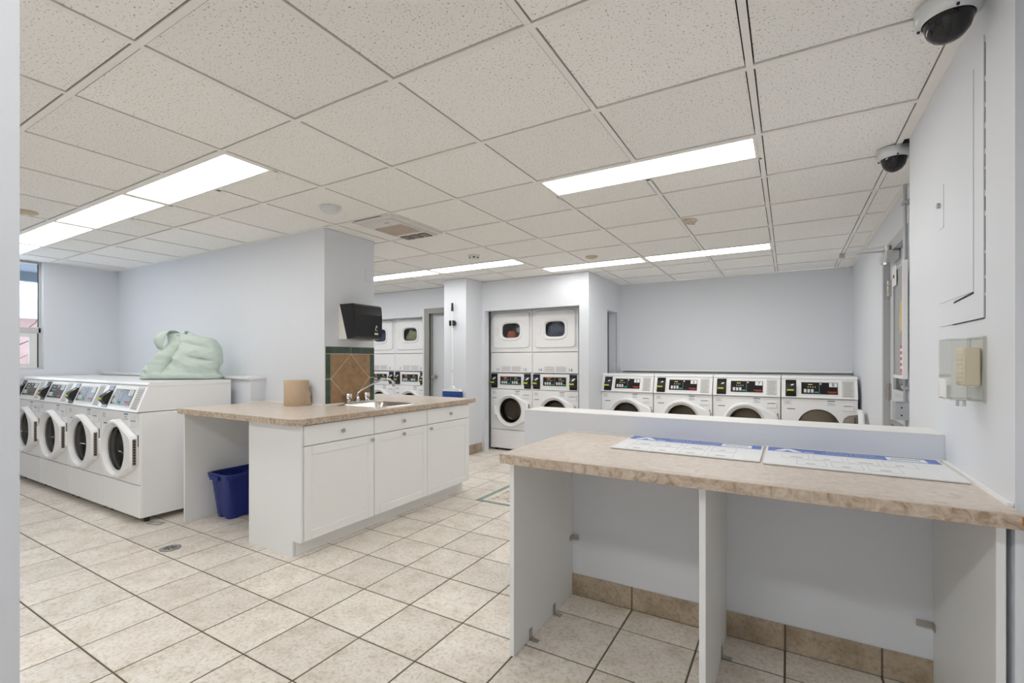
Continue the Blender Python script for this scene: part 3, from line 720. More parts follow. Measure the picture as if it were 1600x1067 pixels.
def print_block(t, x0, x1, z0, z1, YF, rows, m1='labelink', head=None):
    if head: slab(G(), x0, x1, z1-.008, z1, 0.0, 0.0012, YF).obj('sticker_heading', M[head], t)
    hh = (z1-z0-(.012 if head else 0))/rows
    g = G()
    for r in range(rows):
        zz = z0+r*hh; slab(g, x0+.006*(r % 2), x1-.01*((r*3) % 4)/2, zz, zz+hh*0.28, 0.0, 0.0010, YF)
    o = g.obj('sticker_print', M[m1], t); return o
def washer_door(t, cx, cz, open_angle=0.0, rglass=0.188, rring=0.238, hinge=0.325):
    """door built around its hinge so that it can swing"""
    d = G(); n = 48
    A = lambda L: off(L, -hinge, 0)
    d.loops([A(door_outline(rring, n, 0.0, 0, hinge)), A(door_outline(rring, n, -0.035, 0.004, hinge)), A(door_outline(rring, n, -0.048, 0.018, hinge)),
             off(circle(0, 0, rglass+0.018, n, -0.046), -hinge, 0), off(circle(0, 0, rglass, n, -0.018), -hinge, 0), off(circle(0, 0, rglass, n, 0.0), -hinge, 0)], closed=True)
    o = d.obj('door', M['ringwhite'], t, 35, 'white round door ring')
    o.location = (cx+hinge, -0.002, cz); o.rotation_euler = (0, 0, open_angle)
    gl = G().lathe([(rglass, -0.016), (rglass*.97, 0.0), (rglass*.90, 0.07), (rglass*.75, 0.105), (rglass*.4, 0.125), (0.001, 0.13)], (-hinge, 0, 0), 'y', 40)
    me = gl.mesh('door_glass', M['doorglass'], 60)
    if sum(f.normal.y*f.area for f in me.polygons) > 0: me.flip_normals()      # the room side is the front of the pane
    link('door_glass', me, o, 'dark glass bowl')
    G().lathe([(rglass+.001, -0.018), (rglass-.010, -0.022), (rglass-.014, -0.012), (rglass, -0.008)], (-hinge, 0, 0), 'y', 40).obj('glass_trim', M['enamelgrey'], o, 60)
    G().box(-hinge-rring-.022, -hinge-rring+.022, -0.052, -0.004, -0.065, 0.065, 0.008).obj('door_handle', M['ringwhite'], o)
    hg = G().box(0.0, 0.003, -0.036, -0.012, -0.100, 0.100).obj('hinge', M['hinge'], o, None, 'dull metal hinge plate')
    sl = G()
    for k in range(9): sl.box(0.003, 0.0036, -0.030, -0.018, -0.092+k*.021, -0.080+k*.021)
    q = sl.obj('hinge_slots', M['blackmatt'], o); q['kind'] = 'stuff'
    return o
def make_washer(w, label, number, open_angle=0.0, group=None, name='washing_machine'):
    t = thing(name, label, 'washing machine', group=group)
    x = w/2; D = 0.69; dc = (0.0, 0.56)
    b = G().box(-x, -x+0.018, 0.012, D, 0.045, 0.862, 0.004).box(x-0.018, x, 0.012, D, 0.045, 0.862, 0.004).box(-x+.018, x-.018, D-.015, D, 0.045, 0.862).box(-x+.018, x-.018, 0.03, D-.015, 0.045, 0.06)
    b.obj('cabinet', M['enamel'], t)
    n = 64
    fp = G().loops([rect_loop(-x+.003, x-.003, 0.300, 0.860, *dc, n, 0.012), rect_loop(-x+.003, x-.003, 0.300, 0.860, *dc, n, 0.003), rect_loop(-x+.008, x-.008, 0.304, 0.856, *dc, n, 0.0),
                    circle(*dc, 0.192, n, 0.0), circle(*dc, 0.188, n, 0.012)], closed=True)
    fp.obj('front_panel', M['enamel'], t)
    G().box(-x+.003, x-.003, 0.0, 0.02, 0.045, 0.294, 0.004).obj('lower_panel', M['enamel'], t)
    G().prism([(-0.018, 0.868), (0.055, 1.063), (D, 1.063), (D, 0.868)], 'x', -x+.001, x-.001).obj('console', M['enamel'], t)
    G().prism([(0.053, 1.064), (0.050, 1.078), (0.066, 1.094), (0.09, 1.098), (D, 1.098), (D, 1.064)], 'x', -x, x).obj('top_panel', M['enamel'], t)
    G().lathe([(0.186, 0.012), (0.205, 0.06), (0.235, 0.065), (0.235, 0.52), (0.0, 0.52)], (dc[0], 0, dc[1]), 'y', 40).obj('drum', M['drum'], t, 40, 'steel drum')
    G().lathe([(0.19, 0.002), (0.178, 0.012), (0.176, 0.04), (0.19, 0.05)], (dc[0], 0, dc[1]), 'y', 40).obj('gasket', M['rubber'], t, 60, 'grey rubber gasket')
    washer_door(t, dc[0], dc[1], open_angle)
    for a in (-x+.06, x-.06):
        for c in (0.07, D-.07): G().cyl((a, c, 0.0), (a, c, 0.046), 0.02, n=10).obj('leg', M['blackmatt'], t)
    card_reader(t, -x*.735, 0.882, 1.057, YS)
    display(t, -x*.45, x*.50, 0.912, 1.034, YS, number)
    lb = slab(G(), x*.605, x*.905, 0.885, 1.055, 0.0, 0.002, YS).obj('instruction_label', M['label'], t, label='pale printed instruction label')
    print_block(lb, x*.64, x*.88, 0.895, 1.045, lambda z: YS(z)-.002, 9)
    F0 = lambda z: 0.0
    dd = G().box(x*.60, x*.90, -0.010, 0.0, 0.745, 0.815, 0.004).obj('dispenser_drawer', M['ringwhite'], t)
    G().box(x*.64, x*.86, -0.0125, -0.0095, 0.792, 0.800).obj('drawer_grip', M['labelink'], dd)
    st = slab(G(), -x*.93, -x*.70, 0.79, 0.845, 0, .0008, F0).obj('sticker', M['white'], t); print_block(st, -x*.90, -x*.73, 0.80, 0.835, lambda z: -.0008, 3)
    slab(G(), -x*.84, -x*.62, 0.742, 0.750, 0, .001, F0).obj('brand_mark', M['blueink'], t, label='small blue print')
    st = slab(G(), x*.23, x*.43, 0.795, 0.848, 0, .0008, F0).obj('sticker', M['white'], t); print_block(st, x*.235, x*.425, 0.80, 0.846, lambda z: -.0008, 2, 'labelink', 'blueink')
    G().box(x-.03, x-.022, -0.004, 0.0, 0.60, 0.69).obj('latch_slot', M['rubber'], t)
    return t
WLX = -4.322; WP = 0.715
nums = ['12', '11', '10', '9']
LW = ['white washer numbered 12 at the right end of the left row, next to the island', 'white washer numbered 11, second from the island in the left row',
      'white washer numbered 10, third from the island in the left row', 'white washer numbered 9, nearest the window in the left row, partly hidden']
for k in range(4):
    t = make_washer(0.709, LW[k], nums[k], group='left row of washers'); t.location = (WLX-0.3545-k*WP, 1.70, 0)
BW = [-2.122, -1.446, -0.762, -0.068, 0.622]
BL = ['white washer numbered 5 at the left end of the back row, beside the alcove wall', 'white washer numbered 6, second from left in the back row',
      'white washer numbered 7, third from left in the back row', 'white washer numbered 8 with its door swung open, right end of the back row']
for k in range(4):
    t = make_washer(BW[k+1]-BW[k]-0.008, BL[k], str(5+k), open_angle=(math.radians(86) if k == 3 else 0.0), group='back row of washers')
    t.location = ((BW[k]+BW[k+1])/2, 5.95, 0)

# ------------------------------------------------------------------ stacked washer-dryers
YV = lambda z: -0.004
def make_stack(w, label, number):
    t = thing('stacked_washer_dryer', label, 'washer dryer', group='stacked washer-dryers')
    x = w/2; D = 0.70; dc = (0.0, 0.57); n = 64
    b = G().box(-x, -x+.016, 0.012, D, 0.03, 1.965).box(x-.016, x, 0.012, D, 0.03, 1.965).box(-x+.016, x-.016, D-.015, D, 0.03, 1.965).box(-x+.016, x-.016, 0.012, D-.015, 1.95, 1.965).box(-x+.016, x-.016, 0.03, D-.015, 1.095, 1.11)
    b.obj('cabinet', M['enamel'], t)
    G().box(-x+.002, x-.002, 0.0, 0.02, 0.03, 0.292, 0.004).obj('lower_panel', M['enamel'], t)
    G().loops([rect_loop(-x+.002, x-.002, 0.298, 0.862, *dc, n, 0.012), rect_loop(-x+.002, x-.002, 0.298, 0.862, *dc, n, 0.002), rect_loop(-x+.006, x-.006, 0.302, 0.858, *dc, n, 0.0), circle(*dc, 0.190, n, 0.0), circle(*dc, 0.186, n, 0.012)], closed=True).obj('front_panel', M['enamel'], t)
    G().box(-x+.002, x-.002, -0.004, 0.05, 0.868, 1.085, 0.004).obj('console', M['enamel'], t)
    G().box(-x+.002, x-.002, 0.0, 0.02, 1.098, 1.376, 0.006).obj('middle_panel', M['enamel'], t)
    dz = (0.008, 1.685)
    G().loops([rect_loop(-x+.002, x-.002, 1.384, 1.963, *dz, n, 0.012), rect_loop(-x+.002, x-.002, 1.384, 1.963, *dz, n, 0.002), rect_loop(-x+.006, x-.006, 1.388, 1.959, *dz, n, 0.0), sup_loop(*dz, 0.17, 0.12, 4, n, 0.0), sup_loop(*dz, 0.17, 0.12, 4, n, 0.012)], closed=True).obj('dryer_front', M['enamel'], t)
    d = G().loops([sup_loop(0.005, 1.688, 0.292, 0.247, 14, n, -0.001), sup_loop(0.005, 1.688, 0.292, 0.247, 14, n, -0.012), sup_loop(0.005, 1.688, 0.285, 0.240, 14, n, -0.018),
                   sup_loop(*dz, 0.182, 0.138, 4, n, -0.018), sup_loop(*dz, 0.178, 0.134, 4, n, -0.032), sup_loop(*dz, 0.160, 0.116, 4, n, -0.032), sup_loop(*dz, 0.140, 0.100, 4, n, -0.010), sup_loop(*dz, 0.140, 0.100, 4, n, -0.001)], closed=True)
    dd = d.obj('dryer_door', M['enamel'], t, 30)
    G().loops([sup_loop(*dz, 0.141, 0.101, 4, n, -0.009), sup_loop(*dz, 0.141, 0.101, 4, n, -0.005)], True, True).obj('window', M['dryerglass'], dd)
    G().box(-0.245, -0.195, -0.026, -0.016, 1.625, 1.735, 0.006).obj('door_handle', M['ringwhite'], dd)
    G().box(0.298, 0.306, -0.010, 0.0, 1.46, 1.92).obj('hinge', M['enamelgrey'], dd)
    st = G().box(0.165, 0.265, -0.0192, -0.018, 1.865, 1.91).obj('sticker', M['white'], dd); 
    G().lathe([(0.20, 0.02), (0.27, 0.04), (0.27, 0.55), (0.0, 0.55)], (0, 0, 1.68), 'y', 36).obj('dryer_drum', M['steel'], t, 40, 'steel dryer drum')
    G().lathe([(0.186, 0.012), (0.205, 0.06), (0.225, 0.065), (0.225, 0.52), (0.0, 0.52)], (dc[0], 0, dc[1]), 'y', 40).obj('washer_drum', M['drum'], t, 40, 'steel washer drum')
    G().lathe([(0.19, 0.002), (0.178, 0.012), (0.176, 0.04), (0.19, 0.05)], (dc[0], 0, dc[1]), 'y', 40).obj('gasket', M['rubber'], t, 60, 'grey rubber gasket')
    washer_door(t, dc[0], dc[1], 0.0, 0.186, 0.232, 0.30)
    for s in (-1, 1): card_reader(t, s*x*.80, 0.882, 1.082, YV, 0.105)
    display(t, -x*.50, x*.50, 0.93, 1.045, YV, None, True)
    pl = G().box(-0.17, 0.18, -0.0015, 0.0, 1.115, 1.195).obj('instruction_label', M['white'], t, label='white printed instruction label')
    print_block(pl, -0.15, 0.00, 1.12, 1.19, lambda z: -.0015, 6); print_block(pl, 0.02, 0.165, 1.12, 1.19, lambda z: -.0015, 6)
    for sx in (-0.215, 0.225): text('number', number, 0.058, M['blackink'], t, (sx, -0.0012, 1.14), (PI/2, 0, 0))
    F0 = lambda z: 0.0
    ds = G().box(x*.55, x*.93, -0.010, 0.0, 0.745, 0.815, 0.004).obj('dispenser_drawer', M['ringwhite'], t)
    G().box(x*.62, x*.88, -0.0125, -0.0095, 0.790, 0.798).obj('drawer_grip', M['labelink'], ds)
    st = slab(G(), -x*.93, -x*.70, 0.79, 0.845, 0, .0008, F0).obj('sticker', M['white'], t); print_block(st, -x*.90, -x*.73, 0.80, 0.835, lambda z: -.0008, 3)
    slab(G(), -x*.90, -x*.70, 0.735, 0.743, 0, .001, F0).obj('brand_mark', M['blueink'], t, label='small blue print')
    st = slab(G(), x*.20, x*.43, 0.795, 0.848, 0, .0008, F0).obj('sticker', M['white'], t); print_block(st, x*.21, x*.425, 0.80, 0.846, lambda z: -.0008, 2, 'labelink', 'blueink')
    for a in (-x+.06, x-.06):
        for c in (0.07, D-.07): G().cyl((a, c, 0.0), (a, c, 0.031), 0.02, n=10).obj('leg', M['blackmatt'], t)
    return t
SP = 0.676
for k, (lab, num) in enumerate((('stacked washer and dryer numbered 13, left one in the closet opening', '13'), ('stacked washer and dryer numbered 14, right one in the closet opening', '14'))):
    make_stack(0.670, lab, num).location = (-3.688+SP/2+k*SP, 5.70, 0)
FX = Vector((-5.60, 0, 0)).x
for k, (lab, num) in enumerate((('stacked washer and dryer numbered 3 in the far opening, green clothes inside', '3'), ('stacked washer and dryer numbered 4 in the far opening, half hidden by the towel dispenser', '4'))):
    make_stack(0.670, lab, num).location = (FX+SP/2-k*SP, 5.75, 0)
# clothes behind the dryer windows
def clothes(name, label, m, loc, r, seed, sz=(1, 0.8, 0.7)):
    g = G().sphere((0, 0, 0), r*sz[0], r*sz[1], r*sz[2], 28, 18); rr = Vector((seed*3.1, seed*1.7, seed))
    vs = []
    for p in g.v:
        q = Vector(p); k = 1+0.35*noise.noise(q*9+rr)+0.15*noise.noise(q*22+rr); vs.append(tuple(q*k))
    g.v = vs; o = g.obj(name, m, None, 60); o.location = loc; return tag(o, label, 'laundry', 'clothes in the dryers')
clothes('laundry_load', 'green clothes seen through the window of dryer 3', M['l_green'], (FX+SP/2+.01, 5.855, 1.67), 0.155, 1, (1, .5, .85))
clothes('laundry_load', 'navy clothes seen through the window of dryer 4', M['l_navy'], (FX-SP/2+.01, 5.855, 1.66), 0.16, 2, (1, .5, .8))
clothes('laundry_load', 'red garment low in the window of dryer 13', M['l_red'], (-3.372, 5.775, 1.62), 0.068, 3, (1, .7, 1.1))
clothes('laundry_load', 'white garment at the right in the window of dryer 13', M['l_white'], (-3.252, 5.775, 1.695), 0.05, 4, (.8, .6, .9))
clothes('laundry_load', 'grey-blue clothes seen through the window of dryer 14', M['l_grey'], (-2.676, 5.81, 1.665), 0.17, 5, (1, .5, .8))

# ------------------------------------------------------------------ sink island
CT0, CT1 = 0.857, 0.897
XF = -2.68                       # door faces
def poly_slab(name, outline, holes, z0, z1, m, parent=None):
    bm = bmesh.new(); edges = []
    for lp in [outline]+holes:
        vs = [bm.verts.new((p[0], p[1], z1)) for p in lp]
        edges += [bm.edges.new((vs[i], vs[(i+1) % len(vs)])) for i in range(len(vs))]
    bmesh.ops.triangle_fill(bm, use_beauty=True, use_dissolve=False, edges=edges)
    r = bmesh.ops.extrude_face_region(bm, geom=bm.faces[:])
    for v in r['geom']:
        if isinstance(v, bmesh.types.BMVert): v.co.z = z0
    bmesh.ops.recalc_face_normals(bm, faces=bm.faces)
    me = bpy.data.meshes.new(name); bm.to_mesh(me); bm.free(); me.materials.append(m)
    return link(name, me, parent)
r = 0.07; xr, yf = -2.65, 1.86
corner = [(xr-r+r*math.sin(a), yf+r-r*math.cos(a)) for a in [PI/2*k/8 for k in range(9)]]
outline = [(-4.10, yf)]+corner+[(xr, 3.82), (-3.95, 3.82), (-3.95, 3.135), (-3.305, 3.135), (-3.305, 2.585), (-4.10, 2.585)]
SK = (-3.20, -2.765, 2.65, 3.10)
ct = thing('sink_countertop', 'beige laminate countertop of the sink island with a rounded front corner', 'countertop')
poly_slab('worktop', outline, [[(SK[0], SK[2]), (SK[1], SK[2]), (SK[1], SK[3]), (SK[0], SK[3])]], CT0, CT1, M['lam'], ct)
def edge_band(path, z0, z1, t, parent):
    n = len(path); L = []
    nr = []
    for i in range(n):
        a, b = path[max(i-1, 0)], path[min(i+1, n-1)]; d = Vector((b[0]-a[0], b[1]-a[1])).normalized(); nr.append((d.y, -d.x))
    out = [(p[0]+q[0]*t, p[1]+q[1]*t) for p, q in zip(path, nr)]
    g = G(); vs = [(x, y, z) for (x, y) in path+out for z in (z0, z1)]
    fs = []
    for i in range(n-1):
        a, b = 2*i, 2*(i+1); c, d = 2*(n+i), 2*(n+i+1)
        fs += [(c, d, d+1, c+1), (a, a+1, b+1, b), (a, b, d, c), (a+1, c+1, d+1, b+1)]
    fs += [(0, 2*n, 2*n+1, 1), (2*n-2, 2*n-1, 4*n-1, 4*n-2)]
    g.add(vs, fs).obj('edge_band', M['lamshade'], parent, 40, 'mottled laminate edge with shade in its darker colour')
edge_band([(-4.10, 2.43), (-4.10, 1.90), (-4.10, yf)][2:]+[(-4.0, yf)]+corner+[(xr, 3.0), (xr, 3.82)], CT0, CT1-.001, 0.0015, ct)
g = G().box(-4.10, -3.305, 2.573, 2.585, CT1, CT1+.010).box(-3.305, -3.293, 2.585, 3.135, CT1, CT1+.010).box(-4.11, -4.098, 2.445, 2.585, CT1, CT1+.010)
g.obj('caulk_bead', M['caulk'], ct, label='white caulk bead along the wall')
UL = ['left base cabinet of the island with drawer over door, nearest the viewer', 'middle base cabinet of the island below the sink', 'right base cabinet of the island, farthest from the viewer']
YC = [1.942, 2.540, 3.145, 3.762]
for k in range(3):
    a, b = YC[k], YC[k+1]
    t = thing('base_cabinet', UL[k], 'cabinet', (XF, (a+b)/2, 0), group='island base cabinets')
    h = (b-a)/2; w = h-0.0025
    c = G().box(-0.55, -0.022, -h, -h+.016, 0.105, 0.855).box(-0.55, -0.022, h-.016, h, 0.105, 0.855).box(-0.55, -0.545, -h+.016, h-.016, 0.105, 0.855).box(-0.545, -0.022, -h+.016, h-.016, 0.105, 0.12).box(-0.03, -0.022, -h+.016, h-.016, 0.12, 0.72)
    c.obj('carcass', M['cab'], t)
    G().box(-0.55, -0.085, -h, h, 0.0, 0.105).obj('toe_kick', M['cab'], t)
    dw = G().box(-0.02, 0, -w, w, 0.718, 0.848, 0.003).obj('drawer', M['cab'], t)
    # shaker door: stiles, rails and a recessed panel
    n = 0.058; z0, z1 = 0.105, 0.712
    dg = G().box(-0.02, 0, -w, -w+n, z0, z1, 0.002).box(-0.02, 0, w-n, w, z0, z1, 0.002).box(-0.02, 0, -w+n, w-n, z0, z0+n, 0.002).box(-0.02, 0, -w+n, w-n, z1-n, z1, 0.002)
    dr_ = dg.obj('door', M['cab'], t)
    G().box(-0.016, -0.006, -w+n, w-n, z0+n, z1-n).obj('door_panel', M['cab'], dr_)
    kp = [(0.001, 0.028), (0.012, 0.026), (0.015, 0.020), (0.008, 0.012), (0.006, 0.0)]
    G().lathe(kp, (0, 0.0, 0.783), 'x', 16).obj('knob', M['nickel'], dw, 50, 'round metal knob')
    ky = {0: w-.03, 1: 0.0, 2: -w+.03}[k]
    G().lathe(kp, (0, ky, 0.712-.033), 'x', 16).obj('knob', M['nickel'], dr_, 50, 'round metal knob')
pn = G().prism([(-3.25, 0.0), (-2.765, 0.0), (-2.765, 0.10), (-2.684, 0.10), (-2.684, CT0), (-3.25, CT0)], 'y', 1.921, 1.939).obj('end_panel', M['mel'])
tag(pn, 'white end panel closing the near end of the island cabinets', 'panel')
pn = G().box(-3.25, -3.232, 1.942, 2.58, 0, CT0).obj('divider_panel', M['mel']); tag(pn, 'white panel on the right of the knee space holding the blue bin', 'panel')
pn = G().box(-4.105, -4.088, 1.905, 2.44, 0, CT0, 0.001).obj('support_panel', M['mel']); tag(pn, 'white support panel between the washers and the blue bin', 'panel')

# sink
sk = thing('kitchen_sink', 'stainless steel drop-in sink in the island countertop', 'sink', ((SK[0]+SK[1])/2, (SK[2]+SK[3])/2, CT1))
hx, hy = (SK[1]-SK[0])/2, (SK[3]-SK[2])/2
def rr_loop(hx, hy, e, z, n=48): return [(p[0], p[2], z) for p in sup_loop(0, 0, hx, hy, e, n, 0)]
G().loops([rr_loop(hx+.022, hy+.022, 12, 0.0005), rr_loop(hx+.02, hy+.02, 12, 0.005), rr_loop(hx-.005, hy-.005, 10, 0.004), rr_loop(hx-.012, hy-.012, 10, -0.005),
           rr_loop(hx-.03, hy-.03, 8, -0.15), rr_loop(hx-.08, hy-.08, 4, -0.168), rr_loop(0.04, 0.04, 2, -0.17)], False, True).obj('basin', M['steel'], sk, 45)
G().lathe([(0.04, 0.0), (0.034, 0.003), (0.012, 0.001), (0.0, 0.001)], (0, 0, -0.169), 'z', 20).obj('drain', M['chrome'], sk, 40)
# faucet on the column side (spout along +x, then swung to the far side)
fc = thing('faucet', 'chrome two-handle faucet with a long swan spout at the sink', 'faucet', (-3.265, 2.90, CT1))
G().box(-0.025, 0.025, -0.13, 0.13, 0.0, 0.018, 0.008).obj('base', M['chrome'], fc)
for s in (-1, 1):
    hd = G().lathe([(0.022, 0.018), (0.018, 0.03), (0.014, 0.038), (0.026, 0.045), (0.030, 0.065), (0.024, 0.085), (0.001, 0.09)], (0, s*0.10, 0), 'z', 10).obj('handle', M['chrome'], fc, 30, 'faceted chrome knob handle')
G().lathe([(0.018, 0.018), (0.015, 0.05), (0.013, 0.055)], (0, 0, 0), 'z', 16).obj('spout_base', M['chrome'], fc, 50)
sp = [(0, 0, 0.05), (0.0, 0.0, 0.085), (0.02, 0.03, 0.115), (0.08, 0.13, 0.175), (0.11, 0.185, 0.20), (0.135, 0.225, 0.205), (0.155, 0.255, 0.19), (0.162, 0.265, 0.16)]
G().tube(sp, 0.0085, 12).obj('spout', M['chrome'], fc, 60)
G().cyl((0.162, 0.265, 0.165), (0.164, 0.268, 0.135), 0.011, 0.010, 14).obj('aerator', M['nickel'], fc, 40)

# backsplash tiles on the column end
bs = thing('tile_backsplash', 'green and brown tiled backsplash panel with a diamond behind the faucet', 'backsplash', (-3.31, 0, 0))
Y0, Y1, Z0, Z1 = 2.592, 3.128, CT1+.004, 1.388; by, bz = 0.054, 0.062; gt = 0.003
G().box(0.0, 0.005, Y0, Y1, Z0, Z1).obj('grout', M['grout_l'], bs)
ym = (Y0+Y1)/2; zi = Z1-bz; zm = 1.114
for (a, b, c, d) in ((Y0, ym, zi, Z1), (ym, Y1, zi, Z1), (Y0, Y0+by, zm, zi), (Y0, Y0+by, Z0, zm), (Y1-by, Y1, zm, zi), (Y1-by, Y1, Z0, zm)):
    G().box(0.005, 0.010, a+gt, b-gt, c+gt, d-gt, 0.001).obj('border_tile', M['gtile'], bs, label='dark green border tile')
ya, yb = Y0+by, Y1-by
def tri(p, name, lab):
    cx = sum(q[0] for q in p)/len(p); cz = sum(q[1] for q in p)/len(p)
    G().prism([(q[0]+(cx-q[0])*.045, q[1]+(cz-q[1])*.045) for q in p], 'x', 0.005, 0.010).obj(name, M['btile'], bs, label=lab)
tri([(ya, zm), (ym, Z0-.0), (yb, zm), (ym, zi)], 'diamond_tile', 'brown diamond tile')
for p in ([(ya, zi), (ya, zm), (ym, zi)], [(yb, zi), (ym, zi), (yb, zm)], [(ya, Z0), (ym, Z0), (ya, zm)], [(yb, Z0), (yb, zm), (ym, Z0)]): tri(p, 'corner_tile', 'brown corner tile')
# paper towel dispenser
pd = thing('towel_dispenser', 'black-fronted paper towel dispenser on the column above the backsplash', 'dispenser', (-3.31, 0, 0))
y0, y1 = 2.735, 3.03
G().prism([(0, 1.45), (0.10, 1.45), (0.012, 1.742), (0, 1.742)], 'y', y0, y1).obj('housing', M['offwhite'], pd, label='off-white rear housing')
G().prism([(0.014, 1.748), (0.105, 1.452), (0.19, 1.456), (0.203, 1.475), (0.205, 1.66), (0.195, 1.735), (0.175, 1.748)], 'y', y0-.003, y1+.003).obj('cover', M['black'], pd, label='glossy black cover')
G().box(0.204, 0.2065, 2.945, 2.985, 1.492, 1.508).obj('view_slot', M['label'], pd)
G().box(0.06, 0.11, y0+.02, y1-.02, 1.44, 1.45).obj('towel_slot', M['label'], pd)
lm = G().cyl((0.204, 2.955, 1.535), (0.2065, 2.965, 1.572), 0.003, n=6).cyl((0.2045, 2.975, 1.555), (0.2065, 2.965, 1.572), 0.003, n=6).box(0.2045, 0.206, 2.95, 2.98, 1.528, 1.531)
lm.obj('print_mark', M['label'], pd, label='small pale printed mark')
sw = thing('wall_plate', 'grey painted switch plate high on the column end', 'switch', (-3.31, 3.06, 2.04))
G().box(0, 0.007, -0.036, 0.036, -0.058, 0.058, 0.003).obj('plate', M['wall'], sw)
for zz in (-.022, .022): G().box(0.007, 0.011, -0.012, 0.012, zz-.012, zz+.012, 0.002).obj('rocker', M['wall'], sw)
ol = thing('wall_outlet', 'cream electrical outlet on the wall behind the paper roll', 'outlet', (-3.775, 2.59, 0.968))
G().box(-0.036, 0.036, -0.006, 0, -0.057, 0.057, 0.003).obj('plate', M['offwhite'], ol)
for zz in (-.022, .022):
    r_ = G().box(-0.016, 0.016, -0.009, -0.006, zz-.014, zz+.014, 0.002).obj('socket', M['offwhite'], ol)
    G().box(-0.008, -0.005, -0.0095, -0.009, zz-.006, zz+.006).box(0.005, 0.008, -0.0095, -0.009, zz-.006, zz+.006).obj('slot', M['blackmatt'], r_)

# paper roll with torn outer sheet
pr_ = thing('paper_towel_roll', 'roll of brown paper towel standing on the island counter', 'paper roll', (-3.525, 2.475, CT1))
g = G().lathe([(0.022, 0.002), (0.086, 0.0), (0.089, 0.004), (0.089, 0.205), (0.086, 0.209), (0.022, 0.207), (0.022, 0.002)], (0, 0, 0), 'z', 40)
g.obj('roll', M['kraft'], pr_, 40)
rp = random.Random(3); n = 26; inner = []; outer = []
fl = G(); L = []
for k in range(n+1):
    z = 0.003+0.205*k/n; w = 0.034-0.026*k/n+0.012*noise.noise((k*0.55, 0.3, 0))
    row = []
    for q in range(7):
        u = q/6; a = 0.45+u*0.5; row.append((0.0897*math.cos(a)+0.57*w*u*u, 0.0897*math.sin(a)+0.82*w*u*u, z))
    L.append(row)
vs = [p for r in L for p in r]; m7 = 7
fs = [(k*m7+q, k*m7+q+1, (k+1)*m7+q+1, (k+1)*m7+q) for k in range(n) for q in range(6)]
o = G().add(vs, fs).obj('torn_sheet', M['kraft'], pr_, 60, 'loose torn sheet end')
md = o.modifiers.new('thick', 'SOLIDIFY'); md.thickness = 0.0008

# blue recycling bin
bn = thing('recycling_bin', 'blue plastic recycling bin in the knee space under the island', 'bin', (-3.935, 2.30, 0))
def bin_loop(hx, hy, z, e=9, groove=0.0, n=72):
    L = []
    for i in range(n):
        t = 2*PI*i/n; c, s = math.cos(t), math.sin(t); k = (abs(c/hx)**e+abs(s/hy)**e)**(-1/e); x, y = c*k, s*k
        if groove and abs(y) > hy*0.9 and abs(x) < hx*0.28: y -= math.copysign(groove, y)
        if groove and abs(x) > hx*0.9 and abs(abs(y)-hy*0.42) < hy*0.16: x -= math.copysign(groove, x)
        L.append((x, y, z))
    return L
G().loops([bin_loop(0.092, 0.178, 0.004, 9, .018), bin_loop(0.098, 0.186, 0.0, 9, .018), bin_loop(0.102, 0.19, 0.03, 9, .018), bin_loop(0.128, 0.222, 0.31, 9, .010), bin_loop(0.130, 0.224, 0.325, 9, 0),
           bin_loop(0.148, 0.242, 0.325, 9, 0), bin_loop(0.152, 0.246, 0.352, 9, 0), bin_loop(0.150, 0.244, 0.362, 9, 0), bin_loop(0.134, 0.228, 0.362, 9, 0),
           bin_loop(0.128, 0.220, 0.31, 9, 0), bin_loop(0.098, 0.184, 0.02, 9, 0)], True, True).obj('tub', M['bluebin'], bn, 30)
G().box(-0.06, 0.06, -0.262, -0.244, 0.315, 0.350, 0.006).obj('handle', M['bluebin'], bn)
G().box(-0.06, 0.06, 0.244, 0.262, 0.315, 0.350, 0.006).obj('handle', M['bluebin'], bn)

# mint laundry bag on washer 12
bg = thing('laundry_bag', 'crumpled mint green cotton laundry bag on top of the left washers', 'bag', (-4.765, 2.20, 1.099), math.radians(38))
prof = [  # height, left, right, half thickness
    (0.0, -0.335, 0.325, 0.10), (0.010, -0.345, 0.335, 0.135), (0.04, -0.322, 0.322, 0.15), (0.08, -0.295, 0.30, 0.15), (0.15, -0.25, 0.332, 0.15), (0.22, -0.185, 0.33, 0.14),
    (0.28, -0.13, 0.32, 0.125), (0.32, -0.105, 0.305, 0.11), (0.35, -0.105, 0.285, 0.095), (0.37, -0.11, 0.25, 0.08), (0.39, -0.12, 0.15, 0.06), (0.405, -0.125, 0.04, 0.045), (0.42, -0.13, -0.04, 0.03), (0.43, -0.12, -0.085, 0.012)]
FOLDS = [(0.02, 0.30, -0.115, 0.03, 0.055, 0.030), (0.12, 0.20, 0.33, 0.155, 0.035, 0.020), (0.06, 0.33, 0.30, 0.27, 0.02, 0.03), (-0.02, 0.20, 0.20, 0.09, -0.022, 0.030), (0.0, 0.40, 0.02, 0.30, 0.02, 0.02),
         (-0.20, 0.17, -0.27, 0.02, 0.03, 0.018), (0.10, 0.06, 0.33, 0.05, 0.02, 0.02), (0.19, 0.16, 0.30, 0.07, -0.02, 0.02), (-0.06, 0.30, -0.20, 0.10, -0.03, 0.035)]
def folds(x, z):
    d = 0
    for (x0, z0, x1, z1, dep, w) in FOLDS:
        ux, uz = x1-x0, z1-z0; L2 = ux*ux+uz*uz; t = max(0, min(1, ((x-x0)*ux+(z-z0)*uz)/L2))
        r = math.hypot(x-x0-ux*t, z-z0-uz*t)/w; d -= dep*math.exp(-r*1.3)*math.sin(PI*min(1, max(0.12, t*0.8+0.15)))
    return d
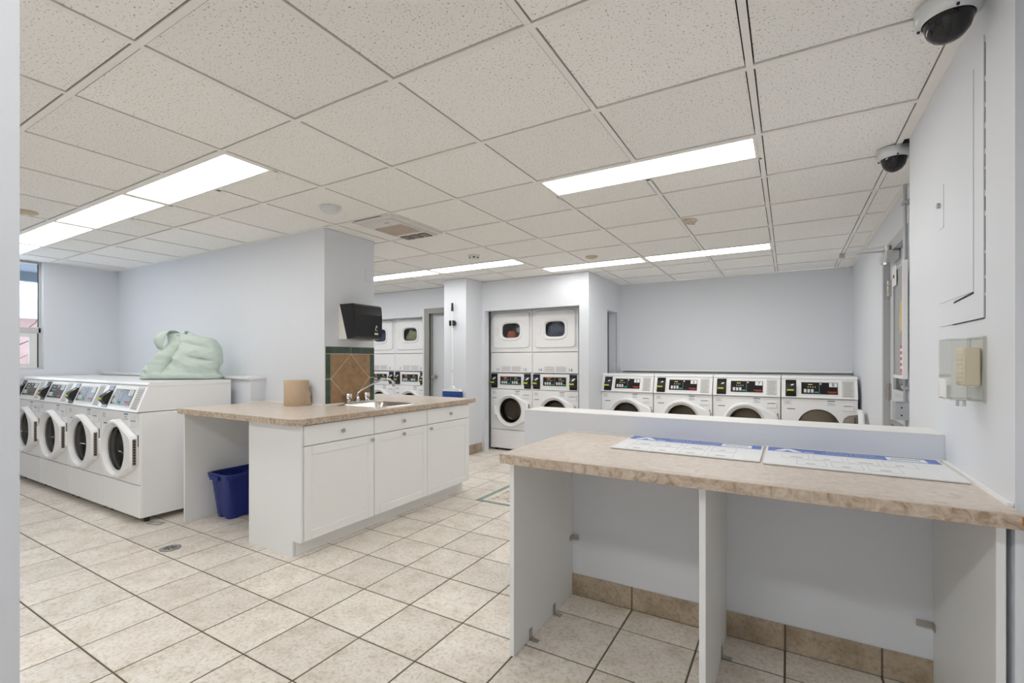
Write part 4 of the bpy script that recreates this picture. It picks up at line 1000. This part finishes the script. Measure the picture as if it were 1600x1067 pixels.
def plerp(z):
    for a, b in zip(prof[:-1], prof[1:]):
        if a[0] <= z <= b[0]:
            t = (z-a[0])/(b[0]-a[0]); return [a[i]+(b[i]-a[i])*t for i in range(1, 4)]
    return prof[-1][1:]
L = []; nr, ns = 64, 96
for k in range(nr+1):
    z = 0.43*k/nr; l, r_, th = plerp(z); cx, hw_ = (l+r_)/2, (r_-l)/2; row = []
    for i in range(ns):
        t = 2*PI*i/ns; c, s = math.cos(t), math.sin(t); e = 2.6; q = (abs(c)**e+abs(s)**e)**(-1/e)
        x, y = cx+hw_*c*q, th*s*q
        # sharp cloth creases: ridged noise, stronger on the faces
        p = Vector((x*3.2+z*1.6, y*2.0, z*4.2-x*1.2))
        rd = 1-abs(noise.noise(p*1.5+Vector((4, 1, 7))))*2.2; r2 = 1-abs(noise.noise(p*3.3+Vector((9, 2, 5))))*2
        big = noise.noise(Vector((x*3, z*3, s*2)))
        f = min(1, z/0.03)*(1-0.5*k/nr)
        dsp = (0.015*rd+0.013*r2+0.028*big)*f+(1.35*folds(x, z)*min(1, z/0.02) if s < 0 else 0)
        nrm = Vector((c/hw_, s/th, 0)).normalized()
        row.append((x+nrm.x*dsp*.6, y+nrm.y*dsp, z+0.006*rd*f))
    L.append(row)
G().loops(L, True, True).obj('sack', M['bag'], bg, 45)
def strap(pts, w, name='strap'):
    g = G(); n = len(pts); vs = []
    for p, d in pts: vs += [(p[0]-d[0]*w, p[1]-d[1]*w, p[2]-d[2]*w), (p[0]+d[0]*w, p[1]+d[1]*w, p[2]+d[2]*w)]
    o = g.add(vs, [(2*k, 2*k+1, 2*k+3, 2*k+2) for k in range(n-1)]).obj(name, M['bag'], bg, 60); o.modifiers.new('s', 'SOLIDIFY').thickness = 0.006
up = (0.15, 0.95, 0.1)
fx = (0.95, -0.12, 0.18)
strap([((-0.068, 0.0, 0.418), fx), ((-0.083, -0.05, 0.435), fx), ((-0.103, -0.09, 0.43), fx), ((-0.118, -0.115, 0.395), (0.93, -.1, .1)), ((-0.128, -0.125, 0.35), (0.9, -.1, 0)), ((-0.128, -0.125, 0.305), (0.7, -.1, -.1)), ((-0.118, -0.12, 0.265), (0.35, 0, -.1))], 0.05)
up2 = (0.1, 0.9, -0.2)
strap([((0.02, 0.0, 0.385), up2), ((0.015, 0.02, 0.425), up2), ((0.03, 0.02, 0.44), up2), ((0.07, 0.01, 0.43), up2), ((0.115, 0.0, 0.40), up2), ((0.14, 0.0, 0.375), up2)], 0.022)
# seam / drawcord along right edge
G().tube([(0.26, -0.03, 0.355), (0.305, -0.04, 0.31), (0.335, -0.03, 0.22), (0.335, -0.02, 0.12), (0.318, -0.03, 0.06)], 0.006, 8).obj('seam', M['bag'], bg, 60)

# ------------------------------------------------------------------ folding bench at right
B0, B1 = 0.842, 0.882
be = thing('folding_counter', 'long beige laminate folding counter on white panels against the half wall', 'counter')
G().box(-1.035, 0.515, 1.673, 1.70, B0, B1, 0.004).box(-1.035, 0.515, 1.70, 2.388, B0, B1, 0.002).obj('worktop', M['lam'], be)
G().box(-1.0365, 0.5155, 1.6715, 1.673, B0, B1-.003).box(-1.0365, -1.035, 1.673, 2.388, B0, B1-.003).obj('edge_band', M['lamshade'], be, label='mottled laminate edge with shade in its darker colour')
G().box(0.508, 0.5158, 1.670, 1.6715, 0.855, 0.876).obj('chipped_edge', M['chip'], be, label='chipped corner showing raw board')
for x0, x1 in ((-1.035, -1.013), (-0.268, -0.246), (0.482, 0.502)):
    G().box(x0, x1, 1.75, 2.388, 0.0, B0, 0.0015).obj('side_panel', M['mel'], be)
g = G().box(-1.035, 0.515, 2.376, 2.389, B1, B1+.008).box(0.503, 0.516, 1.75, 2.376, B1, B1+.009)
g.obj('caulk_bead', M['caulk'], be, label='white caulk bead along the walls')
for (x, y, z, dx) in ((-1.012, 2.15, 0.0, 1), (-1.012, 1.90, 0.0, 1), (-0.245, 2.20, 0.0, 1)):
    G().box(x, x+.003*dx, y-.012, y+.012, 0.001, 0.05).box(x, x+.04*dx, y-.012, y+.012, 0.001, 0.004).obj('bracket', M['nickel'], be)
G().box(-1.012, -0.975, 2.378, 2.381, 0.30, 0.325).box(-1.012, -1.009, 2.345, 2.378, 0.30, 0.325).obj('bracket', M['nickel'], be)
G().box(0.43, 0.481, 2.378, 2.381, 0.24, 0.265).box(0.478, 0.481, 2.345, 2.378, 0.24, 0.265).obj('bracket', M['nickel'], be)
# instruction boards
def board(label, x0, x1, y0, y1, title, rz=0, cols=4, yellow=False):
    t = thing('instruction_board', label, 'sign', ((x0+x1)/2, (y0+y1)/2, B1+0.0015), rz)
    hx, hy = (x1-x0)/2, (y1-y0)/2; z = 0.005
    G().box(-hx, hx, -hy, hy, 0, z, 0.0008).obj('sheet', M['paper'], t)
    G().box(-hx+.008, hx-.008, hy-.105, hy-.012, z, z+.0004).obj('header_band', M['hdr'], t, label='blue header band')
    G().prism([(-hx+.030, hy-.095), (-hx+.070, hy-.030), (-hx+.092, hy-.030), (-hx+.135, hy-.095), (-hx+.10, hy-.095), (-hx+.081, hy-.062), (-hx+.062, hy-.095)], 'z', z, z+.0008).obj('logo', M['white'], t, label='white peak-shaped logo')
    g = G()
    for k in range(6): g.box(-hx+.139+k*.006, -hx+.1435+k*.006, hy-.092, hy-.080, z, z+.0008)
    g.obj('logo_print', M['white'], t)
    G().box(hx-.165, hx-.045, hy-.096, hy-.030, z, z+.0006).obj('brand_box', M['white'], t, label='white box with small dark print')
    g = G()
    for k in range(10): g.box(hx-.150+k*.009, hx-.143+k*.009, hy-.072, hy-.054, z+.0005, z+.0009)
    g.obj('brand_print', M['labelink'], t)
    text('title', title[0], 0.0285, M['white'], t, (0.012, hy-.040, z+.0009), (0, 0, 0)); text('title', title[1], 0.0215, M['white'], t, (0.012, hy-.080, z+.0009), (0, 0, 0))
    for r in range(2):
        n_ = cols-(1 if (r == 1 and yellow) else 0); wd = (2*hx-.14)/cols; ox = -hx+.06+(0.05 if (r == 1 and yellow) else 0)
        zt = hy-.130-r*.118
        for k in range(n_):
            a = ox+k*wd; g = G(); b = a+wd-.016; e = .0013
            g.box(a, b, zt-e, zt, z, z+.0004).box(a, b, zt-.105, zt-.105+e, z, z+.0004).box(a, a+e, zt-.105, zt, z, z+.0004).box(b-e, b, zt-.105, zt, z, z+.0004)
            fr = g.obj('picture_box', M['bline'], t)
            g = G(); q = random.Random(r*7+k)
            g.box(a+.03, a+wd*q.uniform(.45, .7), zt-.085, zt-.072, z, z+.0004)
            g.obj('picture_print', M['bline'], fr)
    return t
board('left instruction board with a blue header lying on the folding counter', -0.676, -0.092, 2.015, 2.384, ('Front Load Washer', 'Operating Instructions'))
board('right instruction board titled Stacked Dryer lying on the folding counter', -0.082, 0.494, 1.995, 2.384, ('Stacked Dryer', 'Operating Instructions'), 0, 4, True)

# ------------------------------------------------------------------ right wall fixtures
ep = thing('electrical_panel', 'painted-over electrical panel door on the right wall', 'electrical panel', (XR, 0, 0))
G().box(-0.004, 0, 1.965, 2.445, 1.40, 2.26, 0.001).obj('cover_plate', M['wall'], ep)
G().box(-0.0065, -0.004, 2.05, 2.44, 1.49, 2.20, 0.001).obj('door', M['wall'], ep)
lt = G().box(-0.0085, -0.0065, 2.375, 2.435, 1.775, 1.94, 0.001).obj('latch_plate', M['wall'], ep)
G().cyl((-0.018, 2.42, 1.87), (-0.0085, 2.42, 1.87), 0.011, n=14).obj('lock', M['nickel'], lt, 40)
rc = random.Random(9); z = 1.40
while z < 2.22:
    l = rc.uniform(0.03, 0.11); w = rc.choice((.0002, .0002, .0005, .0012))
    G().box(-0.0008, 0.0, 1.9622-w, 1.9638, z, min(z+l, 2.25)).obj('paint_gap', M['dark'], ep); z += l+rc.uniform(0.003, 0.02)
G().box(-0.0036, 0.0, 1.965, 2.28, 1.3975, 1.3995).obj('paint_gap', M['dark'], ep)
G().prism([(2.05, 1.484), (2.26, 1.474), (2.24, 1.479), (2.05, 1.489)], 'x', -0.0065, -0.004).obj('paint_tear', M['dark'], ep)
tg = thing('thermostat_guard', 'clear plastic guard box over a beige thermostat on the right wall', 'thermostat guard', (XR, 0, 0))
x0, y0, y1, z0, z1 = -0.080, 1.955, 2.095, 1.145, 1.338; e = 0.003
g = G().box(x0, x0+e, y0, y1, z0, z1).box(x0+e, 0, y0, y0+e, z0, z1).box(x0+e, 0, y1-e, y1, z0, z1).box(x0+e, 0, y0+e, y1-e, z0, z0+e).box(x0+e, 0, y0+e, y1-e, z1-e, z1)
g.obj('cover', M['clear'], tg, label='clear plastic cover')
g = G().box(-0.008, 0, y0-.008, y0, z0-.006, z1+.006, .001).box(-0.008, 0, y1, y1+.008, z0-.006, z1+.006, .001).box(-0.008, 0, y0, y1, z0-.006, z0, .001).box(-0.008, 0, y0, y1, z1, z1+.006, .001)
g.obj('base_ring', M['clear'], tg)
th = G().box(-0.045, -0.004, y0+.03, y1-.03, 1.19, 1.31, 0.004).obj('thermostat', M['beige'], tg, label='beige thermostat inside')
for k in range(7): G().box(-0.047, -0.045, y0+.035, y1-.035, 1.20+k*.014, 1.205+k*.014).obj('vent_rib', M['offwhite'], th)
G().box(x0-.001, x0-.0001, y0+.05, y1-.01, 1.15, 1.21).obj('label', M['white'], tg, label='white label on the front')
G().cyl((-0.05, y0+.03, z0-.018), (-0.05, y0+.03, z0), 0.012, n=12).obj('key_lock', M['chrome'], tg, 40)

# dome cameras
def dome_camera(label, loc, r):
    t = thing('dome_camera', label, 'security camera', loc, group='ceiling dome cameras')
    G().lathe([(r*.97, 0.0), (r, -0.008), (r, -0.028), (r*.95, -0.040), (r*.78, -0.050), (r*.74, -0.046), (r*.74, -0.02)], (0, 0, 0), 'z', 40, cap0=True).obj('housing', M['alu'], t, 40, 'silver housing ring')
    k = r*.74; G().lathe([(k, -0.044), (k*.97, -0.062), (k*.85, -0.085), (k*.6, -0.103), (k*.3, -0.113), (0.001, -0.116)], (0, 0, 0), 'z', 32).obj('dome', M['dome'], t, 60, 'smoked black dome')
    for a in (0.6, 2.7, 4.8): G().cyl((r*.88*math.cos(a), r*.88*math.sin(a), -0.050), (r*.88*math.cos(a), r*.88*math.sin(a), -0.044), 0.004, n=8).obj('screw', M['blackmatt'], t)
dome_camera('large silver dome camera nearest the viewer, in the top right corner', (0.425, 1.93, CE-.002), 0.082)
dome_camera('smaller-looking dome camera farther along the right wall', (0.475, 3.12, CE-.002), 0.075)

# ------------------------------------------------------------------ ceiling fixtures
sd = thing('smoke_detector', 'white round smoke detector near the sink column', 'smoke detector', (-2.84, 2.27, CE+.002))
G().lathe([(0.075, 0.0), (0.075, -0.008), (0.062, -0.010), (0.060, -0.030), (0.050, -0.038), (0.0, -0.040)], (0, 0, 0), 'z', 32, cap0=True).obj('body', M['enamelgrey'], sd, 35)
sd = thing('smoke_detector', 'white detector with dark vents in front of the light by the pillar', 'smoke detector', (-2.84, 4.07, CE+.002))
G().lathe([(0.062, 0.0), (0.062, -0.012), (0.05, -0.016), (0.045, -0.038), (0.0, -0.042)], (0, 0, 0), 'z', 32, cap0=True).obj('body', M['offwhite'], sd, 35)
for a in (-2.6, -2.0, -1.4, -0.6, 0.6, 1.6, 2.6): G().box(-.010, .010, -.004, .0, -.033, -.02).xf(Matrix.Rotation(a, 4, 'Z') @ Matrix.Translation((0, -.046, 0))).obj('vent_slot', M['blackmatt'], sd)
def disc(label, x, y, r=0.065):
    t = thing('ceiling_disc', label, 'ceiling fixture', (x, y, CE+.002))
    G().lathe([(r, 0.0), (r, -0.006), (r*.8, -0.014), (r*.35, -0.02), (0.0, -0.021)], (0, 0, 0), 'z', 28, cap0=True).obj('cover', M['tan'], t, 35)
    G().lathe([(r*.3, -0.019), (r*.28, -0.03), (0.0, -0.031)], (0, 0, 0), 'z', 16).obj('centre_cap', M['offwhite'], t, 35)
disc('tan round ceiling disc before the far light row', -1.80, 4.75)
disc('tan round ceiling disc near the left picture edge', -4.87, 1.20, 0.07)
st = thing('ceiling_stain', 'brown water stain on a ceiling tile in front of the far lights', 'stain', (-0.68, 3.93, CE+.0022))
rs = random.Random(2)
pts = []
for k in range(22):
    a = 2*PI*k/22; q = 1+0.35*noise.noise((math.cos(a)*1.5, math.sin(a)*1.5, 4)); pts.append((0.055*q*math.cos(a)-.0, 0.12*q*math.sin(a)))
G().prism(pts, 'z', 0.0, 0.002).obj('stain_patch', M['ceilstain'], st)
# exhaust fan
ex = thing('exhaust_fan', 'white ceiling exhaust fan unit with a dusty grille near the sink column', 'ceiling fan unit', (-2.765, 2.895, CE))
hx, hy = 0.205, 0.305
G().box(-hx, hx, -hy, hy, -0.012, 0.006, 0.004).obj('frame', M['fanwhite'], ex)
bd = G().prism([(-hx+.02, -hy+.05), (hx-.05, -hy+.05), (hx-.05, hy-.01), (-hx+.02, hy-.01)], 'z', -0.022, -0.012).obj('raised_panel', M['fanwhite'], ex)
gr = G().box(-0.155, 0.125, -0.12, 0.11, -0.0245, -0.022).obj('grille', M['grillbrown'], ex, label='dusty brown intake grille')
for k in range(22): G().box(-0.155+k*.0133, -0.1515+k*.0133, -0.12, 0.11, -0.027, -0.0245).obj('slat', M['grillbrown'], gr)
for k in range(3):
    x = -0.155+k*0.098
    o = G().box(x, x+.085, 0.165, 0.275, -0.0235, -0.022).obj('outlet', M['dark'], ex, label='dark air outlet')
    for q in range(3): G().box(x+.004, x+.081, 0.18+q*.03, 0.184+q*.03, -0.030, -0.0235).obj('vane', M['grillbrown'], o)
G().box(0.03, 0.08, -0.205, -0.193, -0.0228, -0.022).obj('brand_mark', M['labelink'], ex)
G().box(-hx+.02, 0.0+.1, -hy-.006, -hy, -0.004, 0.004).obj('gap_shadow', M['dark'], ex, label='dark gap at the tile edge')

# ------------------------------------------------------------------ floor bits and the broom
fd = thing('floor_drain', 'round metal floor drain in the tiles before the washers', 'drain', (-3.605, 1.592, 0))
G().lathe([(0.062, -0.002), (0.062, 0.003), (0.056, 0.004), (0.0, 0.004)], (0, 0, 0), 'z', 32).obj('cover', M['draingrey'], fd, 35)
for k in range(6):
    G().box(0.014, 0.036, -0.004, 0.004, 0.0036, 0.0044).xf(Matrix.Rotation(k*PI/3+.3, 4, 'Z')).obj('slot', M['dark'], fd)
for r_ in (0.042, 0.050): G().lathe([(r_, 0.0038), (r_+.003, 0.0046), (r_+.004, 0.0038)], (0, 0, 0), 'z', 32).obj('ridge', M['steel'], fd)
fb = thing('anchor_bracket', 'small flat metal bracket on the floor at the foot of washer 12', 'bracket', (-4.25, 1.775, 0.0), math.radians(20))
g = G().box(-0.06, 0.06, -0.028, -0.018, 0.0005, 0.006).box(-0.06, 0.06, 0.018, 0.028, 0.0005, 0.006).box(0.05, 0.06, -0.018, 0.018, 0.0005, 0.006).box(-0.06, -0.05, -0.018, 0.018, 0.0005, 0.006)
g.obj('loop', M['galv'], fb)
br = thing('broom', 'white-handled broom with blue bristles hung on the pillar', 'broom', (-3.895, 5.12, 0))
G().cyl((0, -0.045, 0.90), (0, -0.045, 1.94), 0.012, n=12).obj('handle', M['white'], br, 40)
G().cyl((0, -0.045, 1.93), (0, -0.045, 2.04), 0.016, 0.014, 12).obj('grip', M['blackmatt'], br, 40, 'black grip')
G().cyl((0, -0.045, 1.10), (0, -0.045, 1.15), 0.015, n=12).obj('ferrule', M['enamelgrey'], br, 40)
G().prism([(-0.15, 0.855), (0.15, 0.855), (0.13, 0.885), (0.03, 0.895), (0.018, 0.93), (-0.018, 0.93), (-0.03, 0.895), (-0.13, 0.885)], 'y', -0.07, -0.02).obj('head', M['white'], br)
g = G(); rb = random.Random(1)
for k in range(46):
    for q in range(3):
        x = -0.145+0.29*k/45; xe = x*1.18+rb.uniform(-.004, .004)
        g.add([(x-.004, -0.065+q*.02, 0.856), (x+.004, -0.065+q*.02, 0.856), (x, -0.057+q*.02, 0.856), (xe, -0.062+q*.02, 0.72+rb.uniform(0, .01))], [(0, 1, 3), (1, 2, 3), (2, 0, 3), (0, 2, 1)])
o = g.obj('bristles', M['bristle'], br); o['kind'] = 'stuff'; o['label'] = 'blue bristles'
cp = thing('broom_clip', 'black spring clip holding the broom on the pillar', 'clip', (-3.895, 5.12, 1.77))
G().box(-0.035, 0.035, -0.02, 0, -0.02, 0.02, 0.003).obj('base', M['blackmatt'], cp)
for s in (-1, 1): G().box(s*0.016, s*0.036, -0.075, -0.02, -0.035, 0.035, 0.005).obj('jaw', M['blackmatt'], cp)
